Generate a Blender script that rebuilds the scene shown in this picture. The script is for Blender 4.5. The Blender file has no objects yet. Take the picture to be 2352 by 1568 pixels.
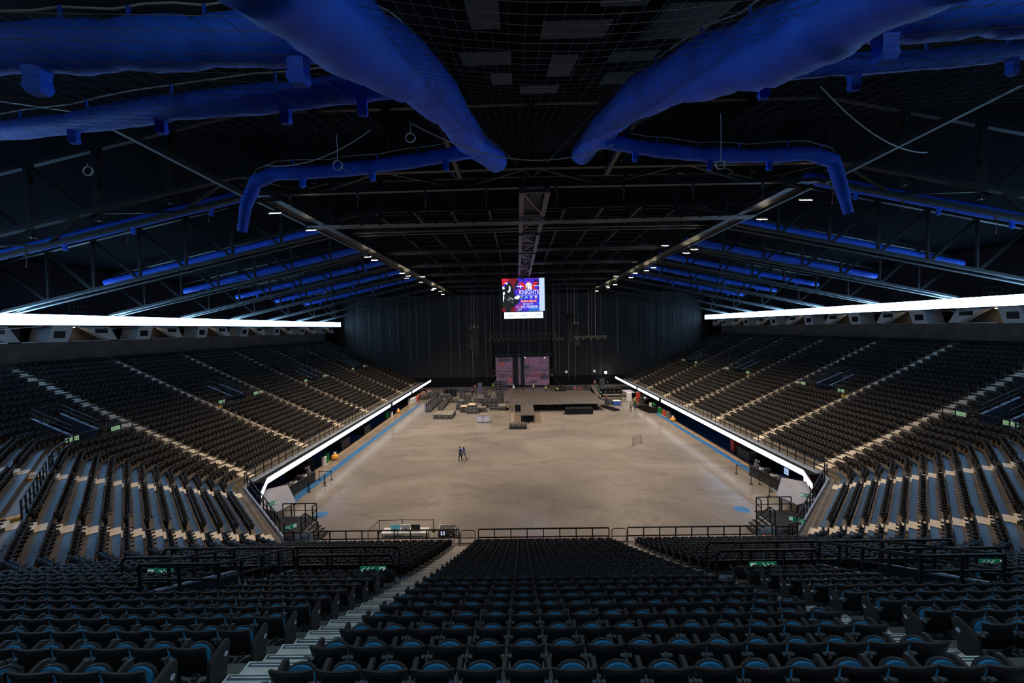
import bpy, bmesh, math, random
import numpy as np
from mathutils import Vector, Matrix, Euler
random.seed(7); rng = np.random.default_rng(7)
SC = bpy.context.scene
COL = SC.collection
PI = math.pi
R2 = math.sqrt(2)

# ------------------------------------------------------------------ camera, world, exposure
CAM = Vector((-1.1, 0.0, 16.3))
cd = bpy.data.cameras.new('camera'); cam = bpy.data.objects.new('camera', cd); COL.objects.link(cam)
cd.sensor_width = 36.0; cd.lens = 14.0; cd.clip_start = 0.05; cd.clip_end = 500
rot = Matrix.Rotation(math.radians(0.855), 3, 'Z') @ Matrix.Rotation(math.radians(90 - 1.985), 3, 'X') @ Matrix.Rotation(math.radians(-1.16), 3, 'Z')
cam.matrix_world = Matrix.Translation(CAM) @ rot.to_4x4()
SC.camera = cam
CAMR = rot.copy()
def to_px(p):
    q = CAMR.transposed() @ (Vector(p) - CAM)
    if q.z > -0.05: return None
    return 1176 + 914.67 * q.x / -q.z, 784 - 914.67 * q.y / -q.z, -q.z
w = bpy.data.worlds.new('world'); SC.world = w; w.use_nodes = True
w.node_tree.nodes['Background'].inputs[0].default_value = (0.02, 0.03, 0.05, 1)
w.node_tree.nodes['Background'].inputs[1].default_value = 0.1
SC.view_settings.view_transform = 'Standard'; SC.view_settings.look = 'None'
SC.view_settings.exposure = 0.0; SC.view_settings.gamma = 1.0
SC.view_settings.use_curve_mapping = False
cy = SC.cycles
cy.max_bounces = 4; cy.diffuse_bounces = 2; cy.glossy_bounces = 2; cy.transmission_bounces = 2
cy.caustics_reflective = False; cy.caustics_refractive = False
cy.sample_clamp_indirect = 3.0
cy.use_denoising = True

# strengths (W) of the arena's own lamps
WARM = (1.0, 0.76, 0.52); COOL = (0.62, 0.80, 1.0)
LAMP_W = 6600.0
RIBBON_TOP = 24.0
RIBBON_LOW = 2.2
OVER_W = 760.0
FLOODS = []   # the warm high-bay lamps under the two knee lines of the roof: (x, y, z)
for sx in (-1, 1):
    for y in (26.9, 31.6, 43.5, 45.6, 56.5, 59.5, 62.0, 67.5, 78.5, 81.0, 84.5, 92.0):
        FLOODS.append((sx * 17.7 + (0.4 if int(y * 2) % 2 else -0.5), y, 24.3))
for i, (x, y, z) in enumerate(FLOODS):
    ld = bpy.data.lights.new('high_bay_light', 'SPOT'); lo = bpy.data.objects.new('high_bay_light', ld); COL.objects.link(lo)
    ld.energy = LAMP_W * (0.40 if y < 30 else 0.65 if y < 35 else 1.0); ld.color = WARM; ld.spot_size = math.radians(128); ld.spot_blend = 0.75; ld.shadow_soft_size = 0.35
    lo.location = (x, y, z - 0.35); lo.rotation_euler = (0, 0, 0)
COLD = [(-15.9, 63.0, 24.6), (15.0, 43.6, 24.8), (15.2, 66.0, 24.4)]
for (x, y, z) in COLD:
    ld = bpy.data.lights.new('work_light', 'SPOT'); lo = bpy.data.objects.new('work_light', ld); COL.objects.link(lo)
    ld.energy = 2600; ld.color = (0.80, 0.93, 1.0); ld.spot_size = math.radians(120); ld.spot_blend = 0.6; ld.shadow_soft_size = 0.3
    lo.location = (x, y, z - 0.4); lo.rotation_euler = (math.radians(8), 0, 0)

OVER = [(-12.5, 2.6, 21.6), (-5.6, 2.8, 21.6), (0.4, 2.8, 21.7), (6.4, 2.8, 21.6), (13.0, 2.6, 21.6)]   # cool lamps over the upper near stand
for (x, y, z) in OVER:
    ld = bpy.data.lights.new('cool_stand_light', 'SPOT'); lo = bpy.data.objects.new('cool_stand_light', ld); COL.objects.link(lo)
    ld.energy = OVER_W; ld.color = (0.42, 0.74, 1.0); ld.spot_size = math.radians(104); ld.spot_blend = 0.9; ld.shadow_soft_size = 0.3
    lo.location = (x, y, z - 0.35)

# ------------------------------------------------------------------ materials
MATS = {}
def mat(name, col, rough=0.6, metal=0.0, noise=0.0, nscale=3.0, emit=None, estr=0.0, spec=0.4, bump=0.0, bscale=40.0):
    if name in MATS: return MATS[name]
    m = bpy.data.materials.new(name); m.use_nodes = True; nt = m.node_tree; b = nt.nodes['Principled BSDF']
    b.inputs['Base Color'].default_value = (*col, 1); b.inputs['Roughness'].default_value = rough
    b.inputs['Metallic'].default_value = metal
    b.inputs['Specular IOR Level'].default_value = spec
    tc = None
    if noise > 0 or bump > 0:
        tc = nt.nodes.new('ShaderNodeTexCoord')
    if noise > 0:
        n = nt.nodes.new('ShaderNodeTexNoise'); n.inputs['Scale'].default_value = nscale; n.inputs['Detail'].default_value = 5
        nt.links.new(tc.outputs['Object'], n.inputs['Vector'])
        r = nt.nodes.new('ShaderNodeValToRGB')
        r.color_ramp.elements[0].position = 0.3; r.color_ramp.elements[1].position = 0.72
        r.color_ramp.elements[0].color = (*[c * (1 - noise) for c in col], 1)
        r.color_ramp.elements[1].color = (*[min(1, c * (1 + noise)) for c in col], 1)
        nt.links.new(n.outputs['Fac'], r.inputs['Fac']); nt.links.new(r.outputs['Color'], b.inputs['Base Color'])
    if bump > 0:
        n2 = nt.nodes.new('ShaderNodeTexNoise'); n2.inputs['Scale'].default_value = bscale; n2.inputs['Detail'].default_value = 3
        nt.links.new(tc.outputs['Object'], n2.inputs['Vector'])
        bp = nt.nodes.new('ShaderNodeBump'); bp.inputs['Strength'].default_value = bump
        nt.links.new(n2.outputs['Fac'], bp.inputs['Height']); nt.links.new(bp.outputs['Normal'], b.inputs['Normal'])
    if emit:
        b.inputs['Emission Color'].default_value = (*emit, 1); b.inputs['Emission Strength'].default_value = estr
    MATS[name] = m; return m
M_SEAT = mat('seat_black_plastic', (0.026, 0.024, 0.024), 0.55, noise=0.25, nscale=6, spec=0.22)
M_BLUE = mat('seat_blue_fabric', (0.014, 0.125, 0.24), 0.85, noise=0.15, nscale=60)
M_MESH = None
def seat_shell_mat():
    # perforated plastic: a fine grid of pinholes as relief
    m = bpy.data.materials.new('perforated_black_plastic'); m.use_nodes = True; nt = m.node_tree; b = nt.nodes['Principled BSDF']
    b.inputs['Roughness'].default_value = 0.5; b.inputs['Specular IOR Level'].default_value = 0.2
    tc = nt.nodes.new('ShaderNodeTexCoord'); v = nt.nodes.new('ShaderNodeTexVoronoi'); v.inputs['Scale'].default_value = 75; v.inputs['Randomness'].default_value = 0.0
    nt.links.new(tc.outputs['Object'], v.inputs['Vector'])
    r = nt.nodes.new('ShaderNodeValToRGB'); r.color_ramp.elements[0].position = 0.25; r.color_ramp.elements[1].position = 0.36
    r.color_ramp.elements[0].color = (0.040, 0.040, 0.046, 1); r.color_ramp.elements[1].color = (0.009, 0.008, 0.010, 1)
    nt.links.new(v.outputs['Distance'], r.inputs['Fac']); nt.links.new(r.outputs['Color'], b.inputs['Base Color'])
    return m
M_SHELL = seat_shell_mat()
M_METAL = mat('dark_painted_steel', (0.009, 0.009, 0.010), 0.55, 0.0, spec=0.25)
M_BRKT = mat('grey_steel_bracket', (0.30, 0.31, 0.33), 0.35, 0.8)
M_ARM = mat('armrest_plastic', (0.040, 0.028, 0.024), 0.5, spec=0.25)
M_DISC = mat('number_disc_grey', (0.5, 0.5, 0.52), 0.4)
M_TERR = mat('terrace_concrete', (0.115, 0.100, 0.085), 0.7, noise=0.28, nscale=0.7)
def tread_shade_mat():
    m = bpy.data.materials.new('painted_blue_tread_shade'); m.use_nodes = True; nt = m.node_tree; b = nt.nodes['Principled BSDF']; L = nt.links.new; N = nt.nodes.new
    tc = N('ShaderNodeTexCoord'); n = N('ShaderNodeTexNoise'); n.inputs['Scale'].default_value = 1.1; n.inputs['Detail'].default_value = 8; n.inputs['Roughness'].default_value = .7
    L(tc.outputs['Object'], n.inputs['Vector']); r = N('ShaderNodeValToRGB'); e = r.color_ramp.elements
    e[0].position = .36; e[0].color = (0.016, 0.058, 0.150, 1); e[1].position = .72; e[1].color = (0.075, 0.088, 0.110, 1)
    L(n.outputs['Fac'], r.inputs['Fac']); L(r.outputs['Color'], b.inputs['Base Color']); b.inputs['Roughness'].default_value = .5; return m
M_TREADSHADE = tread_shade_mat()  # blue-filled shadow put into the tread colour, mottled by noise
M_LAND = mat('landing_concrete', (0.22, 0.26, 0.34), 0.55, noise=0.2, nscale=1.2)
M_STEP = mat('pale_step_concrete', (0.66, 0.60, 0.51), 0.7, noise=0.16, nscale=2.5)
M_NOSE = mat('step_grip_strip', (0.10, 0.10, 0.11), 0.8)
M_NOSEW = mat('step_reflective_strip', (0.78, 0.78, 0.76), 0.4)
M_YEL = mat('yellow_safety_paint', (0.72, 0.36, 0.03), 0.55)
M_DARK = mat('black_painted_wall', (0.007, 0.008, 0.011), 0.8, spec=0.1)
M_DARK2 = mat('charcoal_wall', (0.018, 0.020, 0.027), 0.75, spec=0.15, noise=0.2, nscale=0.5)
M_CURT = None
M_BPAINT = mat('blue_floor_paint', (0.022, 0.125, 0.34), 0.45, noise=0.18, nscale=1.5)
M_TRUSS = mat('dark_truss_steel', (0.011, 0.011, 0.013), 0.45, 0.1)
M_SPINE = mat('plum_brown_steel', (0.085, 0.068, 0.082), 0.5, 0.2)
M_DECK = mat('black_roof_deck', (0.002, 0.003, 0.006), 0.9, spec=0.05)
M_DUCT = mat('blue_duct_fabric', (0.007, 0.095, 0.68), 0.65, noise=0.25, nscale=1.3, bump=0.25, bscale=5)
M_PANEL = mat('grey_acoustic_board', (0.055, 0.056, 0.062), 0.85, noise=0.25, nscale=2)
M_WHITE = mat('white_plaster', (0.62, 0.62, 0.62), 0.6)
M_ALU = mat('brushed_aluminium', (0.50, 0.50, 0.52), 0.35, 0.9)
M_CASE = mat('black_case_laminate', (0.022, 0.022, 0.024), 0.5)
M_CASEG = mat('grey_case_laminate', (0.16, 0.15, 0.14), 0.55)
M_BEIGE = mat('beige_plywood', (0.42, 0.35, 0.27), 0.7)
M_LAV = mat('pale_lavender_case', (0.45, 0.46, 0.60), 0.5)
M_STAGE = mat('stage_deck_ply', (0.078, 0.070, 0.070), 0.55, noise=0.25, nscale=1.1)
M_MAT = mat('brown_floor_mat', (0.17, 0.135, 0.11), 0.7)
M_GREEN = mat('green_sign', (0.005, 0.16, 0.085), 0.5, emit=(0.01, 0.30, 0.16), estr=0.16)
M_GWHITE = mat('sign_white', (0.8, 0.9, 0.85), 0.5, emit=(0.62, 0.85, 0.80), estr=0.30)
M_GFAR = mat('glowing_sign_face', (0.3, 0.6, 0.35), 0.5, emit=(0.38, 0.66, 0.40), estr=0.55)
M_RED = mat('red_paint', (0.55, 0.05, 0.03), 0.5)
M_GREENB = mat('green_bin_plastic', (0.01, 0.22, 0.05), 0.5)
M_WHITEP = mat('white_plastic', (0.72, 0.72, 0.72), 0.5)
M_ORANGE = mat('orange_plastic', (0.75, 0.33, 0.06), 0.5)
M_SKIN = mat('skin', (0.42, 0.25, 0.17), 0.6)
M_ROPE = mat('pale_cord', (0.45, 0.47, 0.48), 0.6)
M_CHAIN = mat('steel_chain', (0.20, 0.19, 0.18), 0.45, 0.6)
M_NET = mat('dark_net_cord', (0.045, 0.05, 0.06), 0.8)
def emis(name, col, s):
    return mat(name, (0.02, 0.02, 0.02), 0.5, emit=col, estr=s)
M_RIB = emis('led_ribbon_face_high', (0.30, 0.60, 1.0), RIBBON_TOP)
M_RIB2 = emis('led_ribbon_face_low', (0.86, 0.93, 1.0), RIBBON_LOW)
M_RIBTXT = mat('ribbon_blue_lettering', (0.02, 0.1, 0.3), 0.5, emit=(0.05, 0.28, 0.75), estr=0.7)
M_RIBTXC = mat('ribbon_cyan_lettering', (0.1, 0.6, 0.8), 0.5, emit=(0.30, 0.95, 1.0), estr=1.0)
M_LAMP = emis('warm_lamp_glass', (1.0, 0.82, 0.55), 60.0)
M_LAMPC = emis('cold_lamp_glass', (0.82, 0.97, 1.0), 60.0)

def floor_mat():
    m = bpy.data.materials.new('polished_concrete_floor'); m.use_nodes = True; nt = m.node_tree; b = nt.nodes['Principled BSDF']
    L = nt.links.new; N = nt.nodes.new
    tc = N('ShaderNodeTexCoord')
    n1 = N('ShaderNodeTexNoise'); n1.inputs['Scale'].default_value = 0.10; n1.inputs['Detail'].default_value = 8; n1.inputs['Roughness'].default_value = 0.55; n1.inputs['Distortion'].default_value = 1.2
    mp = N('ShaderNodeMapping'); mp.inputs['Scale'].default_value = (0.8, 1.5, 1)
    L(tc.outputs['Object'], mp.inputs['Vector']); L(mp.outputs['Vector'], n1.inputs['Vector'])
    r1 = N('ShaderNodeValToRGB'); e = r1.color_ramp.elements
    e[0].position = 0.25; e[0].color = (0.140, 0.128, 0.124, 1); e[1].position = 0.78; e[1].color = (0.272, 0.245, 0.224, 1)
    L(n1.outputs['Fac'], r1.inputs['Fac'])
    n2 = N('ShaderNodeTexNoise'); n2.inputs['Scale'].default_value = 1.6; n2.inputs['Detail'].default_value = 6
    L(tc.outputs['Object'], n2.inputs['Vector'])
    mx = N('ShaderNodeMixRGB'); mx.blend_type = 'MULTIPLY'; mx.inputs['Fac'].default_value = 0.14
    r2 = N('ShaderNodeValToRGB'); r2.color_ramp.elements[0].position = 0.32; r2.color_ramp.elements[0].color = (0.62, 0.62, 0.64, 1); r2.color_ramp.elements[1].position = 0.62; r2.color_ramp.elements[1].color = (1, 1, 1, 1)
    L(n2.outputs['Fac'], r2.inputs['Fac']); L(r1.outputs['Color'], mx.inputs['Color1']); L(r2.outputs['Color'], mx.inputs['Color2'])
    # scattered dark scuffs
    n3 = N('ShaderNodeTexNoise'); n3.inputs['Scale'].default_value = 0.22; n3.inputs['Detail'].default_value = 10; n3.inputs['Roughness'].default_value = 0.72; n3.inputs['Distortion'].default_value = 0.8
    L(mp.outputs['Vector'], n3.inputs['Vector'])
    r3 = N('ShaderNodeValToRGB'); r3.color_ramp.elements[0].position = 0.56; r3.color_ramp.elements[0].color = (1, 1, 1, 1); r3.color_ramp.elements[1].position = 0.76; r3.color_ramp.elements[1].color = (0.48, 0.46, 0.47, 1)
    L(n3.outputs['Fac'], r3.inputs['Fac'])
    mx2 = N('ShaderNodeMixRGB'); mx2.blend_type = 'MULTIPLY'; mx2.inputs['Fac'].default_value = 0.9
    L(mx.outputs['Color'], mx2.inputs['Color1']); L(r3.outputs['Color'], mx2.inputs['Color2'])
    L(mx2.outputs['Color'], b.inputs['Base Color'])
    rr = N('ShaderNodeMapRange'); rr.inputs['From Min'].default_value = 0.3; rr.inputs['From Max'].default_value = 0.7; rr.inputs['To Min'].default_value = 0.15; rr.inputs['To Max'].default_value = 0.26
    L(n2.outputs['Fac'], rr.inputs['Value']); L(rr.outputs['Result'], b.inputs['Roughness'])
    b.inputs['Specular IOR Level'].default_value = 0.35
    bp = N('ShaderNodeBump'); bp.inputs['Strength'].default_value = 0.02; bp.inputs['Distance'].default_value = 0.2
    L(n2.outputs['Fac'], bp.inputs['Height']); L(bp.outputs['Normal'], b.inputs['Normal'])
    return m
M_FLOOR = floor_mat()
def curtain_mat():
    m = bpy.data.materials.new('end_curtain_fabric'); m.use_nodes = True; nt = m.node_tree; b = nt.nodes['Principled BSDF']
    L = nt.links.new; N = nt.nodes.new
    tc = N('ShaderNodeTexCoord'); n = N('ShaderNodeTexNoise'); n.inputs['Scale'].default_value = 0.12; n.inputs['Detail'].default_value = 4
    L(tc.outputs['Object'], n.inputs['Vector'])
    r = N('ShaderNodeValToRGB'); r.color_ramp.elements[0].color = (0.007, 0.006, 0.006, 1); r.color_ramp.elements[1].color = (0.024, 0.019, 0.017, 1)
    L(n.outputs['Fac'], r.inputs['Fac']); L(r.outputs['Color'], b.inputs['Base Color']); b.inputs['Roughness'].default_value = 0.85
    return m
M_CURT = curtain_mat()

# ------------------------------------------------------------------ helpers
ORD = ['first', 'second', 'third', 'fourth', 'fifth', 'sixth', 'seventh', 'eighth', 'ninth', 'tenth', 'eleventh', 'twelfth', 'thirteenth', 'fourteenth',
       'fifteenth', 'sixteenth', 'seventeenth', 'eighteenth', 'nineteenth', 'twentieth', 'twenty-first', 'twenty-second', 'twenty-third', 'twenty-fourth',
       'twenty-fifth', 'twenty-sixth', 'twenty-seventh', 'twenty-eighth', 'twenty-ninth', 'thirtieth']
ORD += ['thirty-' + o for o in ORD[:9]] + ['fortieth']
def link(name, me, parent=None, loc=None, rz=0.0):
    o = bpy.data.objects.new(name, me); COL.objects.link(o)
    if parent is not None: o.parent = parent
    if loc is not None: o.location = loc
    if rz: o.rotation_euler = (0, 0, rz)
    return o
def tag(o, label, cat, group=None):
    o['label'] = label; o['category'] = cat
    if group: o['group'] = group
    return o
def thing(name, label, cat, loc=(0, 0, 0), rz=0.0, group=None):
    o = link(name, None, None, loc, rz); o.empty_display_size = 0.2
    return tag(o, label, cat, group)
def struct(o): o['kind'] = 'structure'; return o
class MB:
    """collects plain geometry and links it as one mesh object"""
    def __init__(s): s.v = []; s.f = []; s.mi = []
    def add(s, vs, fs, mi=0):
        n = len(s.v); s.v += [tuple(x) for x in vs]; s.f += [tuple(i + n for i in f) for f in fs]; s.mi += [mi] * len(fs); return s
    def box(s, a, b, mi=0):
        x0, y0, z0 = a; x1, y1, z1 = b
        vs = [(x0, y0, z0), (x1, y0, z0), (x1, y1, z0), (x0, y1, z0), (x0, y0, z1), (x1, y0, z1), (x1, y1, z1), (x0, y1, z1)]
        return s.add(vs, [(3, 2, 1, 0), (4, 5, 6, 7), (0, 1, 5, 4), (1, 2, 6, 5), (2, 3, 7, 6), (3, 0, 4, 7)], mi)
    def beam(s, p, q, w, h=None, mi=0, up=(0, 0, 1)):
        h = w if h is None else h
        p = Vector(p); q = Vector(q); d = (q - p)
        if d.length < 1e-6: return s
        d.normalize(); u = Vector(up)
        if abs(d.dot(u)) > 0.98: u = Vector((1, 0, 0))
        a = d.cross(u).normalized(); b = a.cross(d).normalized()
        vs = []
        for c in (p, q):
            for i, j in ((-1, -1), (1, -1), (1, 1), (-1, 1)): vs.append(c + a * (i * w / 2) + b * (j * h / 2))
        return s.add(vs, [(0, 1, 2, 3), (7, 6, 5, 4), (0, 4, 5, 1), (1, 5, 6, 2), (2, 6, 7, 3), (3, 7, 4, 0)], mi)
    def tube(s, pts, r, n=8, mi=0, cap=True, jit=0.0):
        P = [Vector(p) for p in pts]; rs = r if isinstance(r, (list, tuple)) else [r] * len(P)
        vs = []; prev = None
        for i, p in enumerate(P):
            d = (P[min(i + 1, len(P) - 1)] - P[max(i - 1, 0)]).normalized()
            if prev is None:
                u = Vector((0, 0, 1)) if abs(d.z) < 0.9 else Vector((1, 0, 0))
                a = d.cross(u).normalized()
            else:
                a = (prev - d * prev.dot(d)).normalized()
            prev = a; b = a.cross(d)
            for k in range(n):
                t = 2 * PI * k / n; rr = rs[i] * (1 + (random.uniform(-jit, jit) if jit else 0))
                vs.append(p + a * (math.cos(t) * rr) + b * (math.sin(t) * rr))
        fs = [(i * n + k, i * n + (k + 1) % n, (i + 1) * n + (k + 1) % n, (i + 1) * n + k) for i in range(len(P) - 1) for k in range(n)]
        if cap: fs += [tuple(range(n))[::-1], tuple((len(P) - 1) * n + k for k in range(n))]
        return s.add(vs, fs, mi)
    def cyl(s, c, r, z0, z1, n=12, mi=0, r2=None):
        return s.tube([(c[0], c[1], z0), (c[0], c[1], z1)], [r, r if r2 is None else r2], n, mi)
    def prism(s, poly, axis_from, axis_to, mi=0):
        """poly: 3-D points of one face; extruded by axis_to - axis_from"""
        d = Vector(axis_to) - Vector(axis_from); n = len(poly); P = [Vector(p) for p in poly]
        vs = P + [p + d for p in P]
        fs = [tuple(range(n))[::-1], tuple(range(n, 2 * n))] + [(i, (i + 1) % n, n + (i + 1) % n, n + i) for i in range(n)]
        return s.add(vs, fs, mi)
    def mesh(s, name, mats, smooth=False):
        me = bpy.data.meshes.new(name); me.from_pydata(s.v, [], s.f)
        for m in (mats if isinstance(mats, (list, tuple)) else [mats]): me.materials.append(m)
        if any(s.mi): me.polygons.foreach_set('material_index', s.mi)
        if smooth: me.polygons.foreach_set('use_smooth', [True] * len(s.f))
        me.update(); return me
    def build(s, name, mats, parent=None, loc=None, rz=0.0, smooth=False):
        return link(name, s.mesh(name, mats, smooth), parent, loc, rz)
UNIT = MB().box((-.5, -.5, -.5), (.5, .5, .5))
_unit = {}
def ubox(name, m, parent, c, size, rz=0.0):
    """a box piece that shares one mesh per material"""
    if m.name not in _unit: _unit[m.name] = UNIT.mesh('block', m)
    o = link(name, _unit[m.name], parent, c, rz); o.scale = size; return o
_txt = {}
def text(s, name, size, loc, rot, m, parent=None, align='CENTER', sx=1.0, ext=0.0):
    key = (s, size, align, ext, m.name)
    if key not in _txt:
        c = bpy.data.curves.new(name, 'FONT'); c.body = s; c.size = size; c.align_x = align; c.align_y = 'CENTER'; c.extrude = ext; c.resolution_u = 2
        o = bpy.data.objects.new(name, c); me = bpy.data.meshes.new_from_object(o); me.name = name; me.materials.clear(); me.materials.append(m)
        bpy.data.objects.remove(o); _txt[key] = me
    o = link(name, _txt[key], parent, loc); o.rotation_euler = rot; o.scale = (sx, 1, 1)
    return o

# ------------------------------------------------------------------ the bowl's shape
ROW = 0.85; NROW = 27; YFAR = 104.0
def zrow(k): return 2.6 + 0.365 * k + 0.0013 * k * k
CUT = 0.85
def v1y(s): return 35.2 - 0.41421 * s      # bend between side stand and corner
FY = 24.55
def v2x(s): return 16.85 + 0.41421 * s      # bend between corner and the near end stand
TUN_SIDE = [(52.5, 'bay'), (72.4, 'bay'), (92.4, 'bay'), (33.6, 'corner')]
TUN_FRONT = 10.1
TW = 0.98
AISLE_SIDE = [37.7, 47.6, 57.6, 67.6, 77.6, 87.6, 97.6]
AISLE_DIAG = [41.3, 31.35]                  # along-coordinate t = (x + y) / sqrt 2
AISLE_W = 1.12
AFL, AFR = -4.66, 5.15
FW = 1.30                      # the two near aisles (centre x)
LAND = 12; TUN0, TUN1 = 13, 16
def outline(s, tun):
    """right half of one row line, from the far end to x = 0; each entry (x, y, tag)"""
    P = [(27.5 + s, YFAR, '')]
    if tun:
        for c in (92.4, 72.4, 52.5, 33.6): P += [(27.5 + s, c + TW, 'a'), (27.5 + s, c - TW, 'b')]
    c = CUT
    y1 = v1y(s); x2 = v2x(s); d = c / R2
    P += [(27.5 + s, y1 + c, 'd'), (27.5 + s - d, y1 - d, 'd'), (x2 + d, FY - s + d, 'd'), (x2 - c, FY - s, '')]
    if tun: P += [(TUN_FRONT + TW, FY - s, 'a'), (TUN_FRONT - TW, FY - s, 'b')]
    P += [(0.0, FY - s, '')]
    return P
def build_terrace(sgn):
    mb = MB()
    for k in range(-1, NROW + 2):
        s0 = k * ROW if k >= 0 else -0.95
        s1 = (k + 1) * ROW; z = zrow(k) if k >= 0 else 2.3
        if k == NROW: s1 = s0 + 1.3
        if k == NROW + 1: break
        tun = k >= 11
        A = outline(s0, tun); B = outline(s1, tun)
        for i in range(len(A) - 1):
            hole = A[i][2] == 'a' and TUN0 <= k <= TUN1
            q = [(sgn * A[i][0], A[i][1], z), (sgn * A[i + 1][0], A[i + 1][1], z), (sgn * B[i + 1][0], B[i + 1][1], z), (sgn * B[i][0], B[i][1], z)]
            fo = [(0, 1, 2, 3)] if sgn < 0 else [(3, 2, 1, 0)]
            if A[i][2] == 'd' and k >= 0 and k != LAND:      # blue shade behind the seat backs, painted on the corner treads' front strip
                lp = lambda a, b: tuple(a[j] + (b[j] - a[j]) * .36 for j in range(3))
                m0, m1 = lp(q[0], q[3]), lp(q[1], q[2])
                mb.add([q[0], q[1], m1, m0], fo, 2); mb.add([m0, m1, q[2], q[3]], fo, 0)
            elif not hole: mb.add(q, fo, 1 if k == LAND else 0)
        for i in range(len(B) - 1):
            zn = (zrow(k + 1) if k >= 0 else zrow(0)) if k < NROW else z + (2.3 if B[i + 1][1] > 8 else 0.3)
            hole = B[i][2] == 'a' and TUN0 - 1 <= k <= TUN1 - 1
            zb = zrow(LAND) if (B[i][2] == 'a' and k == TUN1) else z
            if B[i][2] == 'a' and k == TUN1: zb = zn - 0.42
            q = [(sgn * B[i][0], B[i][1], zb), (sgn * B[i + 1][0], B[i + 1][1], zb), (sgn * B[i + 1][0], B[i + 1][1], zn), (sgn * B[i][0], B[i][1], zn)]
            if not hole: mb.add(q, [(0, 1, 2, 3)] if sgn < 0 else [(3, 2, 1, 0)], 0)
    o = mb.build('seating_terrace', [M_TERR, M_LAND, M_TREADSHADE]); struct(o); return o
# floor first, then the two halves of the bowl
fl = MB(); fl.add([(-60, -10, 0), (60, -10, 0), (60, 125, 0), (-60, 125, 0)], [(0, 1, 2, 3)])
struct(fl.build('floor', M_FLOOR))
for sgn in (-1, 1): build_terrace(sgn)

# painted marks and saw-cut joints on the floor
def flat(name, poly, m, z=0.004):
    mb = MB(); mb.add([(x, y, z) for x, y in poly], [tuple(range(len(poly)))]); o = mb.build(name, m); struct(o); return o
flat('floor_line', [(-23.65, 37.2), (-22.75, 37.2), (-22.5, 86), (-23.2, 86)], M_BPAINT)
flat('floor_line', [(23.9, 40.5), (24.6, 40.5), (24.5, 74), (23.8, 74)], M_BPAINT)
flat('floor_line', [(23.4, 35.2), (24.9, 35.2), (24.6, 40.5), (23.9, 40.5), (23.55, 38.2)], M_BPAINT)
for cx, cy0 in ((-19.0, 34.66), (18.2, 34.6)):
    flat('floor_marking', [(cx + 0.64 * math.cos(t * PI / 16), cy0 + 0.64 * math.sin(t * PI / 16)) for t in range(32)], M_BPAINT, 0.005)
M_TAN = mat('worn_tan_coating', (0.23, 0.165, 0.12), 0.6, noise=0.3, nscale=0.8)
for s in (-1, 1):
    p = [(s * 24.7, 42), (s * 25.5, 42), (s * 25.5, 95), (s * 24.7, 95)]
    flat('floor_marking', p if s > 0 else p[::-1], M_TAN, 0.003)
    p = [(s * 25.5, 36.5), (s * 29.4, 36.5), (s * 29.4, 84), (s * 25.5, 84)]
    flat('floor_marking', p if s > 0 else p[::-1], M_BPAINT, 0.003)
M_JOINT = mat('floor_joint', (0.10, 0.085, 0.075), 0.7)
for x in (-14.6, -9.9, -5.2, -0.2, 4.4, 9.1, 13.8): flat('floor_joint', [(x - .012, 31), (x + .012, 31), (x + .012, 104), (x - .012, 104)], M_JOINT, 0.002)
for y in (36.5, 43.5, 50.5, 57.5, 64.5): flat('floor_joint', [(-22, y - .015), (22, y - .015), (22, y + .015), (-22, y + .015)], M_JOINT, 0.002)
for (x0, x1, y0, y1) in ((-4.3, -2.9, 75.2, 83.5), (-2.6, 3.4, 65.6, 75.6)):
    flat('floor_mat', [(x0, y0), (x1, y0), (x1, y1), (x0, y1)], M_MAT, 0.006)

# ------------------------------------------------------------------ walls
wl = MB(); wl.box((-56, 112.2, 0), (56, 112.6, 34)); struct(wl.build('wall_far', M_DARK))
for s in (-1, 1):
    mb = MB(); mb.box((s * 57 - .2, -14, 0), (s * 57 + .2, 113, 34)); struct(mb.build('wall_' + ('left' if s < 0 else 'right'), M_DARK))
mb = MB(); mb.box((-57, -14.4, 0), (57, -14.0, 34)); struct(mb.build('wall_near', M_DARK))
# end curtain: soft vertical folds, one cloth either side and one in the middle
def curtain(x0, x1, y, z0, z1, label):
    mb = MB(); n = int((x1 - x0) / 0.5)
    for i in range(n + 1):
        x = x0 + (x1 - x0) * i / n; yy = y + 0.12 * math.sin(i * 1.9) + 0.06 * math.sin(i * 0.7)
        mb.v += [(x, yy, z0), (x, yy, z1)]
    mb.f = [(2 * i, 2 * i + 2, 2 * i + 3, 2 * i + 1) for i in range(n)]; mb.mi = [0] * n
    o = mb.build('stage_curtain', M_CURT, smooth=True); tag(o, label, 'curtain', 'black curtains across the far end'); return o
curtain(-52, -8.2, 111.0, 2.6, 25.6, 'black curtain across the far end, beside the left stand')
curtain(-8.0, 8.2, 111.4, 2.6, 25.6, 'black curtain hung behind the video wall')
curtain(8.4, 52, 111.0, 2.6, 25.6, 'black curtain across the far end, beside the right stand')
mb = MB()
for x0, x1 in ((-52, -8.2), (8.4, 52)): mb.box((x0, 110.9, 0.1), (x1, 111.1, 2.5))
o = mb.build('dark_backdrop_skirt', M_DARK); struct(o)

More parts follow.
